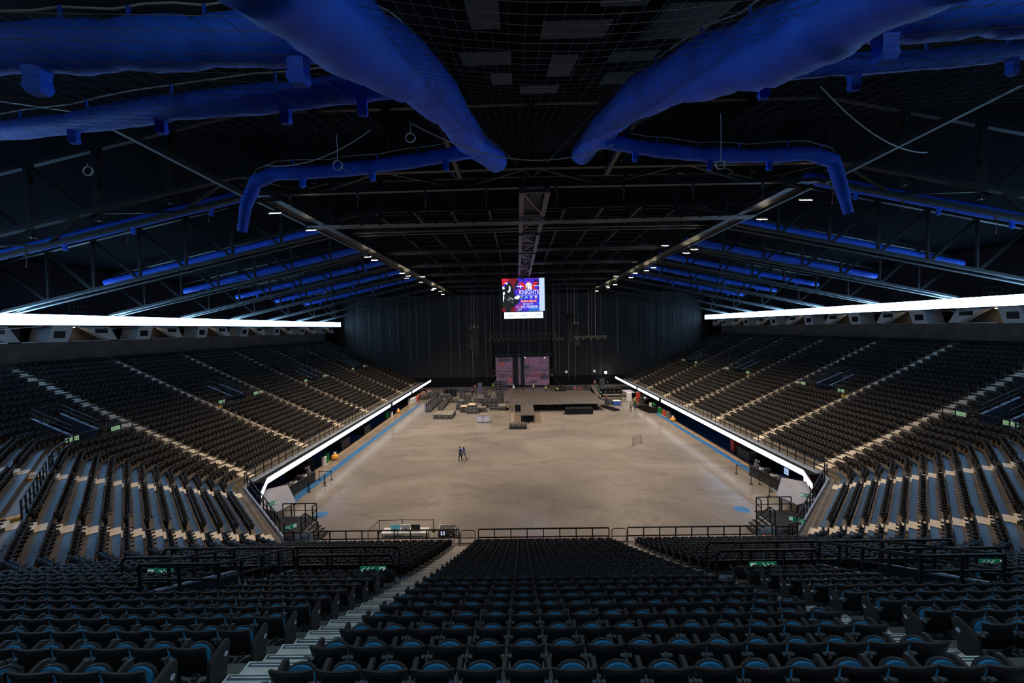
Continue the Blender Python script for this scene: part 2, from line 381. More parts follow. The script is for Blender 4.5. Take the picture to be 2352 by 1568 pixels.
# ------------------------------------------------------------------ aisle stairs: two steps to a row
def frame(kind, sgn, pos):
    if kind == 'side': return Vector((sgn * 27.5, pos)), Vector((sgn, 0)), Vector((0, 1))
    if kind == 'diag':
        D = -7.7; ax = (pos * R2 + D) / 2; ay = (pos * R2 - D) / 2
        return Vector((sgn * ax, ay)), Vector((sgn, -1)) / R2, Vector((sgn, 1)) / R2
    return Vector((pos, FY)), Vector((0, -1)), Vector((1, 0))
def rz_of(n): # rotation that turns local +y to face the floor (-n)
    return math.atan2(n.x, -n.y)
smb = MB(); smb.box((-.5, -.5, -.5), (.5, .5, .5), 0)
STEP_ME = smb.mesh('step', [M_STEP])
smb = MB(); smb.box((-.5, -.5, -.5), (.5, .5, .5), 0); smb.box((-.47, .26, .49), (.47, .45, .53), 1); smb.box((-.44, .335, .49), (.44, .375, .56), 2)
STEP_NEAR = smb.mesh('step', [M_STEP, M_NOSE, M_NOSEW])
def aisle(kind, sgn, pos, near=False):
    O, n, u = frame(kind, sgn, pos)
    root = link('aisle_stair', None, None, (O.x, O.y, 0)); struct(root)
    rz = rz_of(n); q = Matrix.Rotation(rz, 3, 'Z')
    wdt = (FW if kind == 'front' else AISLE_W) - 0.02
    for k in range(-1, NROW):
        z = zrow(k) if k >= 0 else 2.3; s0 = k * ROW if k >= 0 else -0.42
        rise = (zrow(k + 1) - z)
        for j in (0, 1):
            if k < 0 and j == 0: continue
            top = z + (0.03 if j == 0 else rise / 2)
            a = s0 + (0.0 if j == 0 else 0.43); b = s0 + (0.43 if j == 0 else 0.85)
            if k < 0: a, b = -0.42, 0.0
            m = (a + b) / 2
            o = link('step', STEP_NEAR if near else STEP_ME, root, (n.x * m, n.y * m, (z + top) / 2 + 0.001), rz)
            o.scale = (wdt, b - a, top - z)
for sgn in (-1, 1):
    for y in AISLE_SIDE: aisle('side', sgn, y)
    for t in AISLE_DIAG: aisle('diag', sgn, t)
aisle('front', 1, AFL, True); aisle('front', 1, AFR, True)

# ------------------------------------------------------------------ seats
PITCH = 0.53
SEATS = []      # (x, y, z, rz, kind, block, row, index from the stair, end flag)
def fill(a0, a1, k, pt, rz, block, skip=(), rev=False, pitch=PITCH, ends=(True, True)):
    L = a1 - a0; n = int(L / pitch + 0.12)
    if n < 1: return
    st = (a0 + a1) / 2 - (n - 1) * pitch / 2
    for i in range(n):
        a = st + i * pitch
        if any(x0 < a < x1 for x0, x1 in skip): continue
        x, y = pt(a)
        SEATS.append((x, y, zrow(k), rz, block, k, (n - 1 - i) if rev else i, (i == 0 and ends[0]) - (i == n - 1 and ends[1])))
for k in range(NROW):
    sb = k * ROW + 0.70; tun = TUN0 <= k <= TUN1; land = k == LAND
    HW = AISLE_W / 2 + 0.03; TWs = TW + 0.32
    for sgn in (-1, 1):
        side = 'left' if sgn < 0 else 'right'
        O, n, u = frame('side', sgn, 0); rz = rz_of(n)
        pt = lambda a: (sgn * (27.5 + sb), a)
        edges = AISLE_SIDE + [YFAR + 0.3]
        sk = [(c - TWs, c + TWs) for c, _ in TUN_SIDE] if tun else []
        for i in range(len(edges) - 1):
            if land and i in (1, 3, 5): continue
            fill(edges[i] + HW, edges[i + 1] - HW, k, pt, rz, side + ' stand', sk)
        y1 = v1y(sb); x2 = v2x(sb); d = CUT / R2
        if not land:
            fill(y1 + CUT, AISLE_SIDE[0] - HW, k, pt, rz, side + ' stand', sk, ends=(False, True))
            ang = math.radians(22.5); n1 = Vector((sgn * math.cos(ang), -math.sin(ang)))
            p1 = Vector((sgn * (27.5 + sb), y1 + CUT)); p2 = Vector((sgn * (27.5 + sb - d), y1 - d))
            fill(0, (p2 - p1).length, k, lambda a: tuple(p1.lerp(p2, a / (p2 - p1).length)), rz_of(n1), side + ' corner', ends=(False, False))
        # corner
        Od, nd, ud = frame('diag', sgn, 0); rzd = rz_of(nd)
        ptd = lambda t: tuple(Od + nd * sb + ud * t)
        tA = (27.5 + sb - d + y1 - d) / R2; tB = (x2 + d + FY - sb + d) / R2
        c1, c2 = AISLE_DIAG
        if not land:
            fill(c1 + HW, tA, k, ptd, rzd, side + ' corner', ends=(True, False)); fill(c2 + HW, c1 - HW, k, ptd, rzd, side + ' corner')
        fill(tB, c2 - HW, k, ptd, rzd, side + ' corner', ends=(False, True))
        ang = math.radians(67.5); n2 = Vector((sgn * math.cos(ang), -math.sin(ang)))
        p3 = Vector((sgn * (x2 + d), FY - sb + d)); p4 = Vector((sgn * (x2 - CUT), FY - sb))
        fill(0, (p4 - p3).length, k, lambda a: tuple(p3.lerp(p4, a / (p4 - p3).length)), rz_of(n2), side + ' corner', ends=(False, False))
        # near end
        ptf = lambda a: (a, FY - sb)
        sk = [(sgn * TUN_FRONT - TWs, sgn * TUN_FRONT + TWs)] if tun else []
        if sgn < 0:
            a0, a1 = -(x2 - CUT), AFL - FW / 2 - .03
            if land: a1 = -15.7
            n_ = int((a1 - a0) / PITCH + 0.12); a0 = a1 - n_ * PITCH
            fill(a0, a1, k, ptf, 0.0, 'left near block', sk, rev=True, ends=(False, True))
        else:
            a0, a1 = AFR + FW / 2 + .03, x2 - CUT
            if land: a0 = 15.9
            n_ = int((a1 - a0) / PITCH + 0.12); a1 = a0 + n_ * PITCH
            fill(a0, a1, k, ptf, 0.0, 'right near block', sk, ends=(True, False))
    HF = FW / 2 + .03
    fill(AFL + HF, AFR - HF, k, lambda a: (a, FY - sb), 0.0, 'centre block', pitch=0.526)

# seat parts (local: +y faces the floor, back of the shell at y = 0)
def dome(w0, w1, z0, z1, n=7):
    P = [(-w0 / 2, z0), (w0 / 2, z0)]
    for i in range(n + 1):
        t = PI * i / n; P.append((w1 / 2 * math.cos(t), z1 - 0.17 + 0.17 * math.sin(t) ** 0.8))
    return P
def slab_from(P, y_at, th):
    """vertical-ish plate: P in (x, z), y_at(z) for its rear face, thickness th towards +y"""
    n = len(P); vs = [(x, y_at(z), z) for x, z in P] + [(x, y_at(z) + th, z) for x, z in P]
    fs = [tuple(range(n)), tuple(range(n, 2 * n))[::-1]] + [(i, n + i, n + (i + 1) % n, (i + 1) % n) for i in range(n)]
    return vs, fs
def back_mesh(nx=8, nz=5):
    v = []; f = []
    for side in (0, 1):
        for j in range(nz + 1):
            t = j / nz; z = 0.40 + 0.44 * t; wd = 0.37 + 0.125 * t ** 0.7
            for i in range(nx + 1):
                a = 2 * i / nx - 1
                y = 0.015 - 0.085 * t + 0.028 * a * a
                zz = z + (0.012 * a * a if j == nz else 0)
                v.append((a * wd / 2, y + (0.0 if side == 0 else 0.022 + 0.02 * (1 - abs(a)) * 0), zz))
    N = (nx + 1) * (nz + 1)
    for j in range(nz):
        for i in range(nx):
            q = (j * (nx + 1) + i, j * (nx + 1) + i + 1, (j + 1) * (nx + 1) + i + 1, (j + 1) * (nx + 1) + i)
            f.append(q); f.append(tuple(N + x for x in q[::-1]))
    rim = [i for i in range(nx + 1)] + [j * (nx + 1) + nx for j in range(1, nz + 1)] + [nz * (nx + 1) + i for i in range(nx - 1, -1, -1)] + [j * (nx + 1) for j in range(nz - 1, 0, -1)]
    for a, b in zip(rim, rim[1:] + rim[:1]): f.append((b, a, N + a, N + b))
    m = MB(); m.add(v, f); return m
BACK_ME = back_mesh().mesh('backrest', M_SHELL, True)
rim = MB()
for i in range(8):
    a0, a1 = 2 * i / 8 - 1, 2 * (i + 1) / 8 - 1
    P = lambda a: (a * 0.251, -0.066 + 0.028 * a * a + 0.012, 0.842 + 0.006 * a * a)
    rim.beam(P(a0), P(a1), 0.030, 0.022)
RIM_ME = rim.mesh('top_rim', M_ARM)
P = dome(0.36, 0.40, 0.42, 0.745, 9)
v, f = slab_from(P, lambda z: 0.095 + 0.30 * (z - 0.42), 0.035); PAN_ME = MB().add(v, f).mesh('seat_pan', M_SEAT)
P = dome(0.32, 0.365, 0.45, 0.733, 9)
v, f = slab_from(P, lambda z: 0.066 + 0.30 * (z - 0.42), 0.032); CUSH_ME = MB().add(v, f).mesh('cushion', M_BLUE)
arm = MB(); arm.prism([(-.026, -.01, .62), (-.026, .29, .705), (-.026, .335, .69), (-.026, .345, .62), (-.026, -.01, .575)], (0, 0, 0), (.052, 0, 0))
ARM_ME = arm.mesh('armrest', M_ARM)
leg = MB(); leg.prism([(-.018, 0.0, .0), (-.018, .20, .0), (-.018, .13, .30), (-.018, .17, .575), (-.018, 0.0, .575), (-.018, 0.05, .3)], (0, 0, 0), (.036, 0, 0)); leg.box((-.05, -.02, 0), (.05, .24, .02))
LEG_ME = leg.mesh('stanchion', M_METAL)
brk = MB(); brk.box((-.075, -.06, .70), (-.03, -.02, .722)); brk.box((.03, -.06, .70), (.075, -.02, .722)); brk.box((-.014, -.075, .66), (.014, -.03, .735)); 
BRK_ME = brk.mesh('hinge_bracket', M_BRKT)
endp = MB(); endp.prism([(-.02, -.06, .06), (-.02, .24, .06), (-.02, .30, .35), (-.02, .36, .60), (-.02, -.02, .60), (-.02, -.04, .3)], (0, 0, 0), (.04, 0, 0)); END_ME = endp.mesh('end_panel', M_SEAT)
dsc = MB(); dsc.tube([(-.027, .27, .52), (.027, .27, .52)], .035, 12); DISC_ME = dsc.mesh('number_disc', M_DISC)
cup = MB()
for i in range(10):
    t0, t1 = 2 * PI * i / 10, 2 * PI * (i + 1) / 10
    cup.beam((.15 + .045 * math.cos(t0), -.10 + .045 * math.sin(t0), .50), (.15 + .045 * math.cos(t1), -.10 + .045 * math.sin(t1), .50), .012, .03)
CUP_ME = cup.mesh('cup_holder', M_SEAT)
def seat_thing(s, label, group):
    x, y, z, rz, block, k, i, e = s
    t = thing('stadium_seat', label, 'seat', (x, y, z), rz, group)
    link('backrest', BACK_ME, t); link('top_rim', RIM_ME, t)
    p = link('seat_pan', PAN_ME, t); link('cushion', CUSH_ME, p)
    link('armrest', ARM_ME, t, (-.265, 0, 0)); link('stanchion', LEG_ME, t, (-.265, 0, 0)); link('hinge_bracket', BRK_ME, t, (-.265, 0, 0))
    if e:
        xx = -.265 if e > 0 else .265
        ep = link('end_panel', END_ME, t, (xx, 0, 0)); link('number_disc', DISC_ME, ep)
        if e < 0: link('armrest', ARM_ME, t, (.265, 0, 0)); link('stanchion', LEG_ME, t, (.265, 0, 0))
        link('cup_holder', CUP_ME, t)
    return t
near = []
for idx, s in enumerate(SEATS):
    if s[5] > 24 or abs(s[1] - (FY - s[5] * ROW - 0.70)) > 0.05 or 'near' not in s[4] and 'centre' not in s[4]: continue
    q = to_px((s[0], s[1], s[2] + 0.80))
    if q is None or not (-25 < q[0] < 2377 and q[1] < 1580): continue
    near.append((q[2], idx))
near.sort(); near_ids = set(i for _, i in near[:300])
for i in near_ids:
    s = SEATS[i]; rowc = 24 - s[5]
    seat_thing(s, f"black seat {ORD[s[6]]} from the {'left ' if s[4][0] == 'c' else ''}stair, {ORD[rowc]} row from camera, {s[4]}", 'single seats in the near rows of the ' + s[4])
# every other seat: one mass, two degrees of detail
def lod(mid):
    m = MB()
    if mid:
        for a0, a1 in ((-.235, -.09), (-.09, .09), (.09, .235)):
            b = lambda a, z: (a * (0.8 if z < .5 else 1.0), -.02 + .6 * a * a - .12 * (z - .4), z)
            m.add([b(a0, .40), b(a1, .40), b(a1, .84), b(a0, .84), (*Vector(b(a0, .84)) .to_2d() + Vector((0, .03)), .84), (*Vector(b(a1, .84)).to_2d() + Vector((0, .03)), .84), (*Vector(b(a1, .4)).to_2d() + Vector((0, .03)), .4), (*Vector(b(a0, .4)).to_2d() + Vector((0, .03)), .4)],
                  [(0, 1, 2, 3), (3, 2, 5, 4), (4, 5, 6, 7)], 2)
        P = dome(0.36, 0.40, 0.42, 0.745, 4)
        v, f = slab_from(P, lambda z: 0.095 + 0.30 * (z - 0.42), 0.04); m.add(v, f[1:])
        P = dome(0.32, 0.365, 0.45, 0.733, 4)
        v, f = slab_from(P, lambda z: 0.066 + 0.30 * (z - 0.42), 0.032); m.add(v, f[:1], 1); m.add(v, f[2:], 0)
        m.box((-.29, .0, .60), (-.24, .34, .68)); m.box((-.28, .02, 0), (-.25, .16, .58))
        m.box((-.31, -.06, .70), (-.22, -.03, .722)); m.box((-.29, -.0, .3), (-.24, .14, .60))
    else:
        m.box((-.25, -.045, .40), (.25, .0, .84), 2); m.add([(-.2, .125, .42), (.2, .125, .42), (.2, .24, .70), (.08, .25, .77), (-.08, .25, .77), (-.2, .24, .70), (-.2, .17, .42), (.2, .17, .42), (.2, .285, .70), (.08, .295, .77), (-.08, .295, .77), (-.2, .285, .70)],
              [(0, 1, 2, 3, 4, 5), (11, 10, 9, 8, 7, 6), (4, 3, 9, 10), (3, 2, 8, 9), (5, 4, 10, 11), (2, 1, 7, 8), (0, 5, 11, 6)])
        m.box((-.29, .0, .56), (-.24, .33, .63)); m.box((-.28, .02, 0), (-.25, .14, .56))
    return m
def mass(sel, m):
    V = np.array(m.v); n = len(V); N = len(sel)
    pos = np.array([s[:3] for s in sel]); a = np.array([s[3] for s in sel]) + rng.normal(0, .006, N)
    c, sn = np.cos(a)[:, None], np.sin(a)[:, None]
    jit = rng.normal(0, .006, (N, 1))
    X = c * V[:, 0] - sn * V[:, 1] + pos[:, :1]; Y = sn * V[:, 0] + c * V[:, 1] + pos[:, 1:2] + jit; Z = np.repeat(V[None, :, 2], N, 0) + pos[:, 2:]
    verts = np.stack([X, Y, Z], 2).reshape(-1, 3)
    lt = np.array([len(f) for f in m.f]); li = np.concatenate([np.array(f) for f in m.f])
    loops = (li[None, :] + (np.arange(N) * n)[:, None]).ravel(); tot = np.tile(lt, N); mi = np.tile(np.array(m.mi), N)
    return verts, loops, tot, mi
rest = [s for i, s in enumerate(SEATS) if i not in near_ids]
mid = [s for s in rest if (Vector(s[:3]) - CAM).length < 34]; far = [s for s in rest if (Vector(s[:3]) - CAM).length >= 34]
parts = [mass(mid, lod(True)), mass(far, lod(False))]
off = 0; V_, L_, T_, I_ = [], [], [], []
for v, l, t, i in parts: V_.append(v); L_.append(l + off); T_.append(t); I_.append(i); off += len(v)
V_ = np.concatenate(V_); L_ = np.concatenate(L_); T_ = np.concatenate(T_); I_ = np.concatenate(I_)
me = bpy.data.meshes.new('stadium_seating'); me.vertices.add(len(V_)); me.vertices.foreach_set('co', V_.astype(np.float32).ravel())
me.loops.add(len(L_)); me.loops.foreach_set('vertex_index', L_.astype(np.int32))
me.polygons.add(len(T_)); st = np.zeros(len(T_), np.int32); st[1:] = np.cumsum(T_)[:-1]
me.polygons.foreach_set('loop_start', st); me.polygons.foreach_set('material_index', I_.astype(np.int32))
me.materials.append(M_SEAT); me.materials.append(M_BLUE); me.materials.append(M_SHELL); me.update(calc_edges=True); me.validate()
o = link('stadium_seating', me); o['kind'] = 'stuff'; tag(o, 'rows upon rows of folded black seats filling the whole bowl', 'seating')
print('SEATS', len(SEATS), 'near', len(near_ids), 'mid', len(mid), 'far', len(far))

# ------------------------------------------------------------------ rails
def rail_parts(root, pts, h=1.05, post=1.2, mid=0.52, r=0.034, ends=False):
    """posts, one top rail and one mid rail along a 3-D base polyline; children of root (at the world origin offset)"""
    o0 = root.location
    P = [Vector(p) - o0 for p in pts]; up = Vector((0, 0, h))
    top = MB(); mr = MB()
    tp = [p + up for p in P]
    if ends: tp = [P[0] + Vector((0, 0, h - 0.18))] + [tp[0] + (tp[1] - tp[0]).normalized() * 0.12] + tp[1:-1] + [tp[-1] + (tp[-2] - tp[-1]).normalized() * 0.12, P[-1] + Vector((0, 0, h - 0.18))]
    for a, b in zip(tp, tp[1:]): top.beam(a, b, 2 * r, 2 * r)
    top.build('top_rail', M_METAL, root)
    if mid:
        for a, b in zip(P, P[1:]): mr.beam(a + Vector((0, 0, mid)), b + Vector((0, 0, mid)), 1.5 * r, 1.5 * r)
        mr.build('mid_rail', M_METAL, root)
    first = True
    for a, b in zip(P, P[1:]):
        L = (b - a).length; n = max(1, round(L / post))
        for i in range(0 if first else 1, n + 1):
            c = a.lerp(b, i / n); hh = h - 0.02 if not (ends and ((first and i == 0) or (b is P[-1] and i == n))) else h - 0.16
            pm = POSTS.get(round(hh, 2))
            if pm is None: pm = POSTS[round(hh, 2)] = MB().box((-.03, -.03, 0), (.03, .03, hh)).mesh('post', M_METAL)
            link('post', pm, root, c)
        first = False
POSTS = {}
def rail(label, pts, group='guard rails around the bowl', name='guard_rail', **kw):
    t = thing(name, label, 'railing', pts[0], 0, group); rail_parts(t, pts, **kw); return t
for sgn in (-1, 1):
    sd = 'left' if sgn < 0 else 'right'
    zc = 2.42; X = sgn * 26.55
    rail(f'long black railing along the front walkway of the {sd} stand', [(X, 103.5, zc), (X, 36.2, zc)], post=1.25)
    c = CUT; s = -0.95; d = c / R2; y1 = v1y(s); x2 = v2x(s)
    rail(f'black railing on the slanting parapet of the {sd} corner', [(X, 35.9, zc), (X - sgn * 0.9, y1 - d, zc), (sgn * (x2 + d), FY - s + d, zc)], post=1.3)
    mb = MB(); mb.beam((X, 104, 2.3), (X, y1 + c, 2.3), .14, .30); mb.beam((X, y1 + c, 2.3), (sgn * (26.55 - d), y1 - d, 2.3), .14, .30); mb.beam((sgn * (26.55 - d), y1 - d, 2.3), (sgn * (x2 + d), 25.5 + d, 2.3), .14, .30)
    struct(mb.build('trim_1' if sgn < 0 else 'trim_2', M_LAND))
    rail(f'black railing at the near foot of the {sd} corner stairs', [(sgn * (x2 + .3), 25.5 + .1, 2.3), (sgn * 16.0, 25.3, 2.3)], post=0.8)
yr = 25.22
rail('black railing in front of the left near block', [(-14.6, yr, 2.3), (-5.15, yr, 2.3)], post=1.06)
rail('black railing in front of the centre block', [(-3.9, yr, 2.3), (4.5, yr, 2.3)], post=1.04)
rail('black railing in front of the right near block', [(5.7, yr, 2.3), (14.9, yr, 2.3)], post=1.06)
for x, lb in ((AFL + .08, 'small black gate at the foot of the left near stair'), (AFR, 'small black gate at the foot of the right near stair'), (-15.4, 'small black gate before the left corner stairs'), (15.7, 'small black gate before the right corner stairs')):
    t = thing('stair_gate', lb, 'gate', (x, yr, 2.3), 0, 'arched gates in the front railing')
    m = MB(); wdt = .46
    arc = [(-wdt, 0, .1), (-wdt, 0, .88), (-wdt + .05, 0, .96), (-wdt + .14, 0, 1.0), (wdt - .14, 0, 1.0), (wdt - .05, 0, .96), (wdt, 0, .88), (wdt, 0, .1)]
    m.tube(arc, .024, 6); m.build('gate_frame', M_METAL, t); m = MB(); m.beam((-wdt, 0, .5), (wdt, 0, .5), .03); m.beam((-wdt, 0, .12), (wdt, 0, .12), .03); m.build('cross_bar', M_METAL, t)

def exit_sign(p, rz, label, man_right, face=M_GREEN, wh=M_GWHITE, L=0.92, H=0.28):
    t = thing('exit_sign', label, 'sign', p, rz, 'green emergency exit signs')
    MB().box((-L / 2, -.012, -H / 2), (L / 2, .012, H / 2)).build('sign_panel', face, t)
    sx = 1 if man_right else -1
    mb = MB(); mb.box((sx * L * .36 - .10, -.018, -.11), (sx * L * .36 + .10, .018, .11)); sq = mb.build('white_square', wh, t)
    m = MB(); c = sx * L * .36
    for y in (-.022, .022):
        m.beam((c - .005, y, .02), (c + .012, y, -.03), .035, .006); m.beam((c + .012, y, -.03), (c + .05, y, -.06), .02, .006); m.beam((c + .05, y, -.06), (c + .035, y, -.095), .018, .006)
        m.beam((c + .005, y, -.03), (c - .03, y, -.06), .02, .006); m.beam((c - .03, y, -.06), (c - .06, y, -.055), .018, .006); m.beam((c - .005, y, .03), (c - .05, y, .0), .016, .006); m.beam((c + .005, y, .035), (c + .05, y, .02), .016, .006)
        m.box((c + .0, y - .004, .05), (c + .03, y + .004, .082))
    m.build('running_figure', face, sq)
    for j in range(3):
        cx = -sx * (L * .40 - j * .155); m = MB(); q = .06 * -sx
        for y0, y1 in ((-.018, -.011), (.011, .018)):
            for zz in (1, -1):
                m.prism([(cx + q, y0, 0), (cx + q - .04 * -sx * 1.2, y0, 0), (cx - q - .04 * -sx * 1.2, y0, zz * .10), (cx - q, y0, zz * .10)], (0, y0, 0), (0, y1, 0))
        m.build('chevron', wh, t)
    return t

# ------------------------------------------------------------------ vomitories (stair openings in the stands)
def vomitory(kind, sgn, pos, a0, a1, where, near=False, tunnel=True, a_front=None, signs=True):
    O, n, u = frame(kind, sgn, pos)
    T = lambda a, s, z: (O.x + u.x * a + n.x * s, O.y + u.y * a + n.y * s, z)
    zL = zrow(LAND); sF = LAND * ROW; sB = 13 * ROW; sE = 17 * ROW; sZ = sE + 4.2
    rz = math.atan2(u.y, u.x)
    grp = 'guard rails around the stair openings'
    if tunnel:
        for e in (-1, 1):
            m = MB(); A, B = e * TW, e * (TW + .14)
            poly = [T(A, sB, zL - .2), T(A, sZ, zL - .2), T(A, sZ, zrow(17) - .42), T(A, sE, zrow(17) - .42), T(A, sE, zrow(17) + .3), T(A, sB, zrow(13) + .42)]
            m.prism(poly, T(A, 0, 0), T(B, 0, 0)); struct(m.build('tunnel_wall', M_DARK2))
            m = MB(); m.beam(T((A + B) / 2, sB, zrow(13) + .43), T((A + B) / 2, sE, zrow(17) + .31), .17, .05); struct(m.build('trim_coping', M_LAND))
        m = MB(); m.add([T(-TW, sB - .01, zL + .004), T(TW, sB - .01, zL + .004), T(TW, sZ, zL + .004), T(-TW, sZ, zL + .004)], [(0, 1, 2, 3)]); struct(m.build('tunnel_floor', M_DARK2))
        m = MB(); m.add([T(-TW, sZ, zL), T(TW, sZ, zL), T(TW, sZ, zrow(17)), T(-TW, sZ, zrow(17))], [(0, 1, 2, 3)]); m.add([T(-TW, sE, zrow(17) - .42), T(TW, sE, zrow(17) - .42), T(TW, sZ, zrow(17) - .42), T(-TW, sZ, zrow(17) - .42)], [(0, 1, 2, 3)]); struct(m.build('tunnel_lining', M_DARK))
        b = TW + .07
        t = thing('guard_rail', f'sloping railing round three sides of {where}', 'railing', T(-b, sB, zrow(13) + .42), 0, grp)
        rail_parts(t, [T(-b, sB, zrow(13) + .42), T(-b, sE, zrow(17) + .3), T(b, sE, zrow(17) + .3), T(b, sB, zrow(13) + .42)], h=.80, post=1.0, mid=.40)
        if kind != 'front':
            ls = thing('tunnel_lamp', f'small bright lamp panel inside the {where}', 'lamp', T(-TW + .03, sE - .3, zL + 1.75), rz, 'lamp panels in the stair openings')
            MB().box((-.02, -.16, -.10), (.02, .16, .10)).build('lamp_face', M_GFAR if kind == 'corner' else emis('tunnel_lamp_face', (.75, .95, 1.0), 2.5), ls)
        # railing along the back of the landing, from the opening to the aisles
        zb = zL + .01
        if a0 < -b - .6: rail(f'landing back railing, {"camera" if kind != "front" else ("outer" if sgn < 0 else "inner")} side of {where}', [T(a0 + .5, sB - .06, zb), T(-b, sB - .06, zb)], grp, h=1.3 if near else 1.0, ends=near)
        if a1 > b + .6: rail(f'landing back railing, {"far" if kind != "front" else ("outer" if sgn > 0 else "inner")} side of {where}', [T(b, sB - .06, zb), T(a1 - .5, sB - .06, zb)], grp, h=1.3 if near else 1.0, ends=near)
        if signs:
            f0, f1 = (M_GREEN, M_GWHITE) if near else (mat('lit_green_sign', (.25, .4, .25), .5, emit=(.30, .46, .27), estr=.55), mat('sign_arrow_green', (.02, .2, .07), .5, emit=(.04, .22, .09), estr=.4))
            zs = zL + (.80 if near else .60)
            out = (n * (sB - .06 + (.05 if near else -.05)))
            for e, aa, wd in ((-1, {-1: -3.7, 1: -2.95}[sgn] if near else a0 + 1.0, 'one end'), (1, {-1: 3.8, 1: 4.8}[sgn] if near else a1 - 1.0, 'other end')):
                wd = {('front', -1, -1): 'corner end', ('front', -1, 1): 'stair end', ('front', 1, -1): 'stair end', ('front', 1, 1): 'corner end'}.get((kind, sgn, e), 'near end' if e < 0 else 'far end')
                # for the near openings the figure stands at the outer end and the arrows lead to the tunnel
                exit_sign(T(aa, sB - .06 + (.05 if near else -.05), zs), rz, f'green exit sign, {wd} of {where}', (e > 0), f0, f1, L=1.0 if not near else .92, H=.36 if not near else .28)
    fa0, fa1 = a_front or (a0 + .3, a1 - .3)
    rail(f'railing along the landing front at {where}', [T(fa0, sF + .06, zL), T(fa1, sF + .06, zL)], grp, h=1.2 if near else 1.05, ends=near)
    for e, aa in ((-1, a0 + .05), (1, a1 - .65)):
        if near: continue
        m = MB()
        m.prism([T(aa, sF + .1, zL), T(aa + .6, sF + .1, zL), T(aa + .6, sB - .02, zL), T(aa, sB - .02, zL)], (0, 0, 0), (0, 0, .17)); struct(m.build('yellow_step', M_YEL))
bay = {52.5: 'second', 72.4: 'fourth', 92.4: 'sixth'}
for sgn in (-1, 1):
    sd = 'left' if sgn < 0 else 'right'
    for c, kd in TUN_SIDE:
        if kd == 'bay': vomitory('side', sgn, c, -4.3, 4.3, f'stair opening in the {bay[c]} bay of the {sd} stand')
        else: vomitory('side', sgn, c, -2.2, 3.5, f'stair opening beside the {sd} corner', a_front=(-1.0, 3.3))
    e0, e1 = (-5.6, 5.0) if sgn < 0 else (-5.0, 5.6)
    vomitory('front', sgn, sgn * TUN_FRONT, e0, e1, f'stair opening in the {sd} near block', near=True, a_front=((-4.3, 4.5) if sgn < 0 else (-4.5, 4.3)))
    # the landing that runs on through the corner
    O, n, u = frame('diag', sgn, 0); sF = LAND * ROW + .06; zL = zrow(LAND)
    T = lambda t, s, z: (O.x + u.x * t + n.x * s, O.y + u.y * t + n.y * s, z)
    rail(f'blue-lit black railing along the landing in the {sd} corner', [T(31.95, sF, zL), T(40.6, sF, zL)], 'guard rails around the stair openings')
    rail(f'black railing along the landing above the {sd} corner stairs', [T(42.0, sF, zL), T(43.9, sF, zL), (sgn * (27.5 + sF), 31.9, zL), (sgn * (27.5 + sF), 32.5, zL)], 'guard rails around the stair openings')
    for tt in (32.1, 40.2):
        m = MB(); m.prism([T(tt, sF + .1, zL), T(tt + .5, sF + .1, zL), T(tt + .5, sF + .75, zL), T(tt, sF + .75, zL)], (0, 0, 0), (0, 0, .17)); struct(m.build('yellow_step', M_YEL))
#PART3
# ------------------------------------------------------------------ LED ribbons
def ribbon(label, pts, z0, z1, face, grp, txt=None, step=2.4, tm=None, size=0.3, th=0.10):
    """thin dark housing with a lit face towards the arena, along plan points"""
    t = thing('led_ribbon', label, 'led ribbon', (pts[0][0], pts[0][1], z0), 0, grp)
    h = MB(); f = MB(); o = Vector((pts[0][0], pts[0][1]))
    sg = 1 if sum(p[0] for p in pts) > 0 else -1
    for a, b in zip(pts, pts[1:]):
        a = Vector(a) - o; b = Vector(b) - o; d = (b - a).normalized(); nn = Vector((-d.y, d.x))
        if nn.dot(o.lerp(Vector((b.x + o.x, b.y + o.y)), .5) - Vector((0, 45))) < 0: nn = -nn
        P = [a, b, b + nn * th, a + nn * th]
        h.prism([(p.x, p.y, -.03) for p in P], (0, 0, 0), (0, 0, z1 - z0 + .06))
        e = nn * -.015; L = (b - a).length
        f.prism([(a.x, a.y, 0), (b.x, b.y, 0), (b.x, b.y, z1 - z0), (a.x, a.y, z1 - z0)], (0, 0, 0), (e.x, e.y, 0))
        if txt:
            n = int(L / step); rz = math.atan2(-nn.x * -1, nn.y) if False else math.atan2(-nn.x, nn.y)
            for i in range(n):
                p = a.lerp(b, (i + .6) / max(n, 1)) - nn * .04
                text(txt, 'lettering', size, (p.x, p.y, (z1 - z0) / 2), (PI / 2, 0, rz), tm, t)
    h.build('housing', M_DARK, t); f.build('led_face', face, t)
    return t
for sgn in (-1, 1):
    sd = 'left' if sgn < 0 else 'right'
    ribbon(f'long glowing white ribbon board above the top of the {sd} stand', [(sgn * 50, 109.5), (sgn * 50, 26.2), (sgn * 31, 7.2)], 17.55, 18.65, M_RIB, 'upper ribbon boards', 'EVENTOS', 17.0, M_RIBTXC, .62)
    secs = [([(sgn * 24.5, 71.8), (sgn * 24.5, 36.0), (sgn * 23.0, 32.8)], 'nearest and longest'), ([(sgn * 24.5, 85.8), (sgn * 24.5, 72.9)], 'middle'), ([(sgn * 24.5, 105.5), (sgn * 24.5, 86.8)], 'far')]
    for pts, nm in secs:
        ribbon(f'white ribbon board under the {sd} stand, {nm} section', pts, 2.36, 2.90, M_RIB2, 'lower ribbon boards', 'COLMED', 2.6, M_RIBTXT, .24)
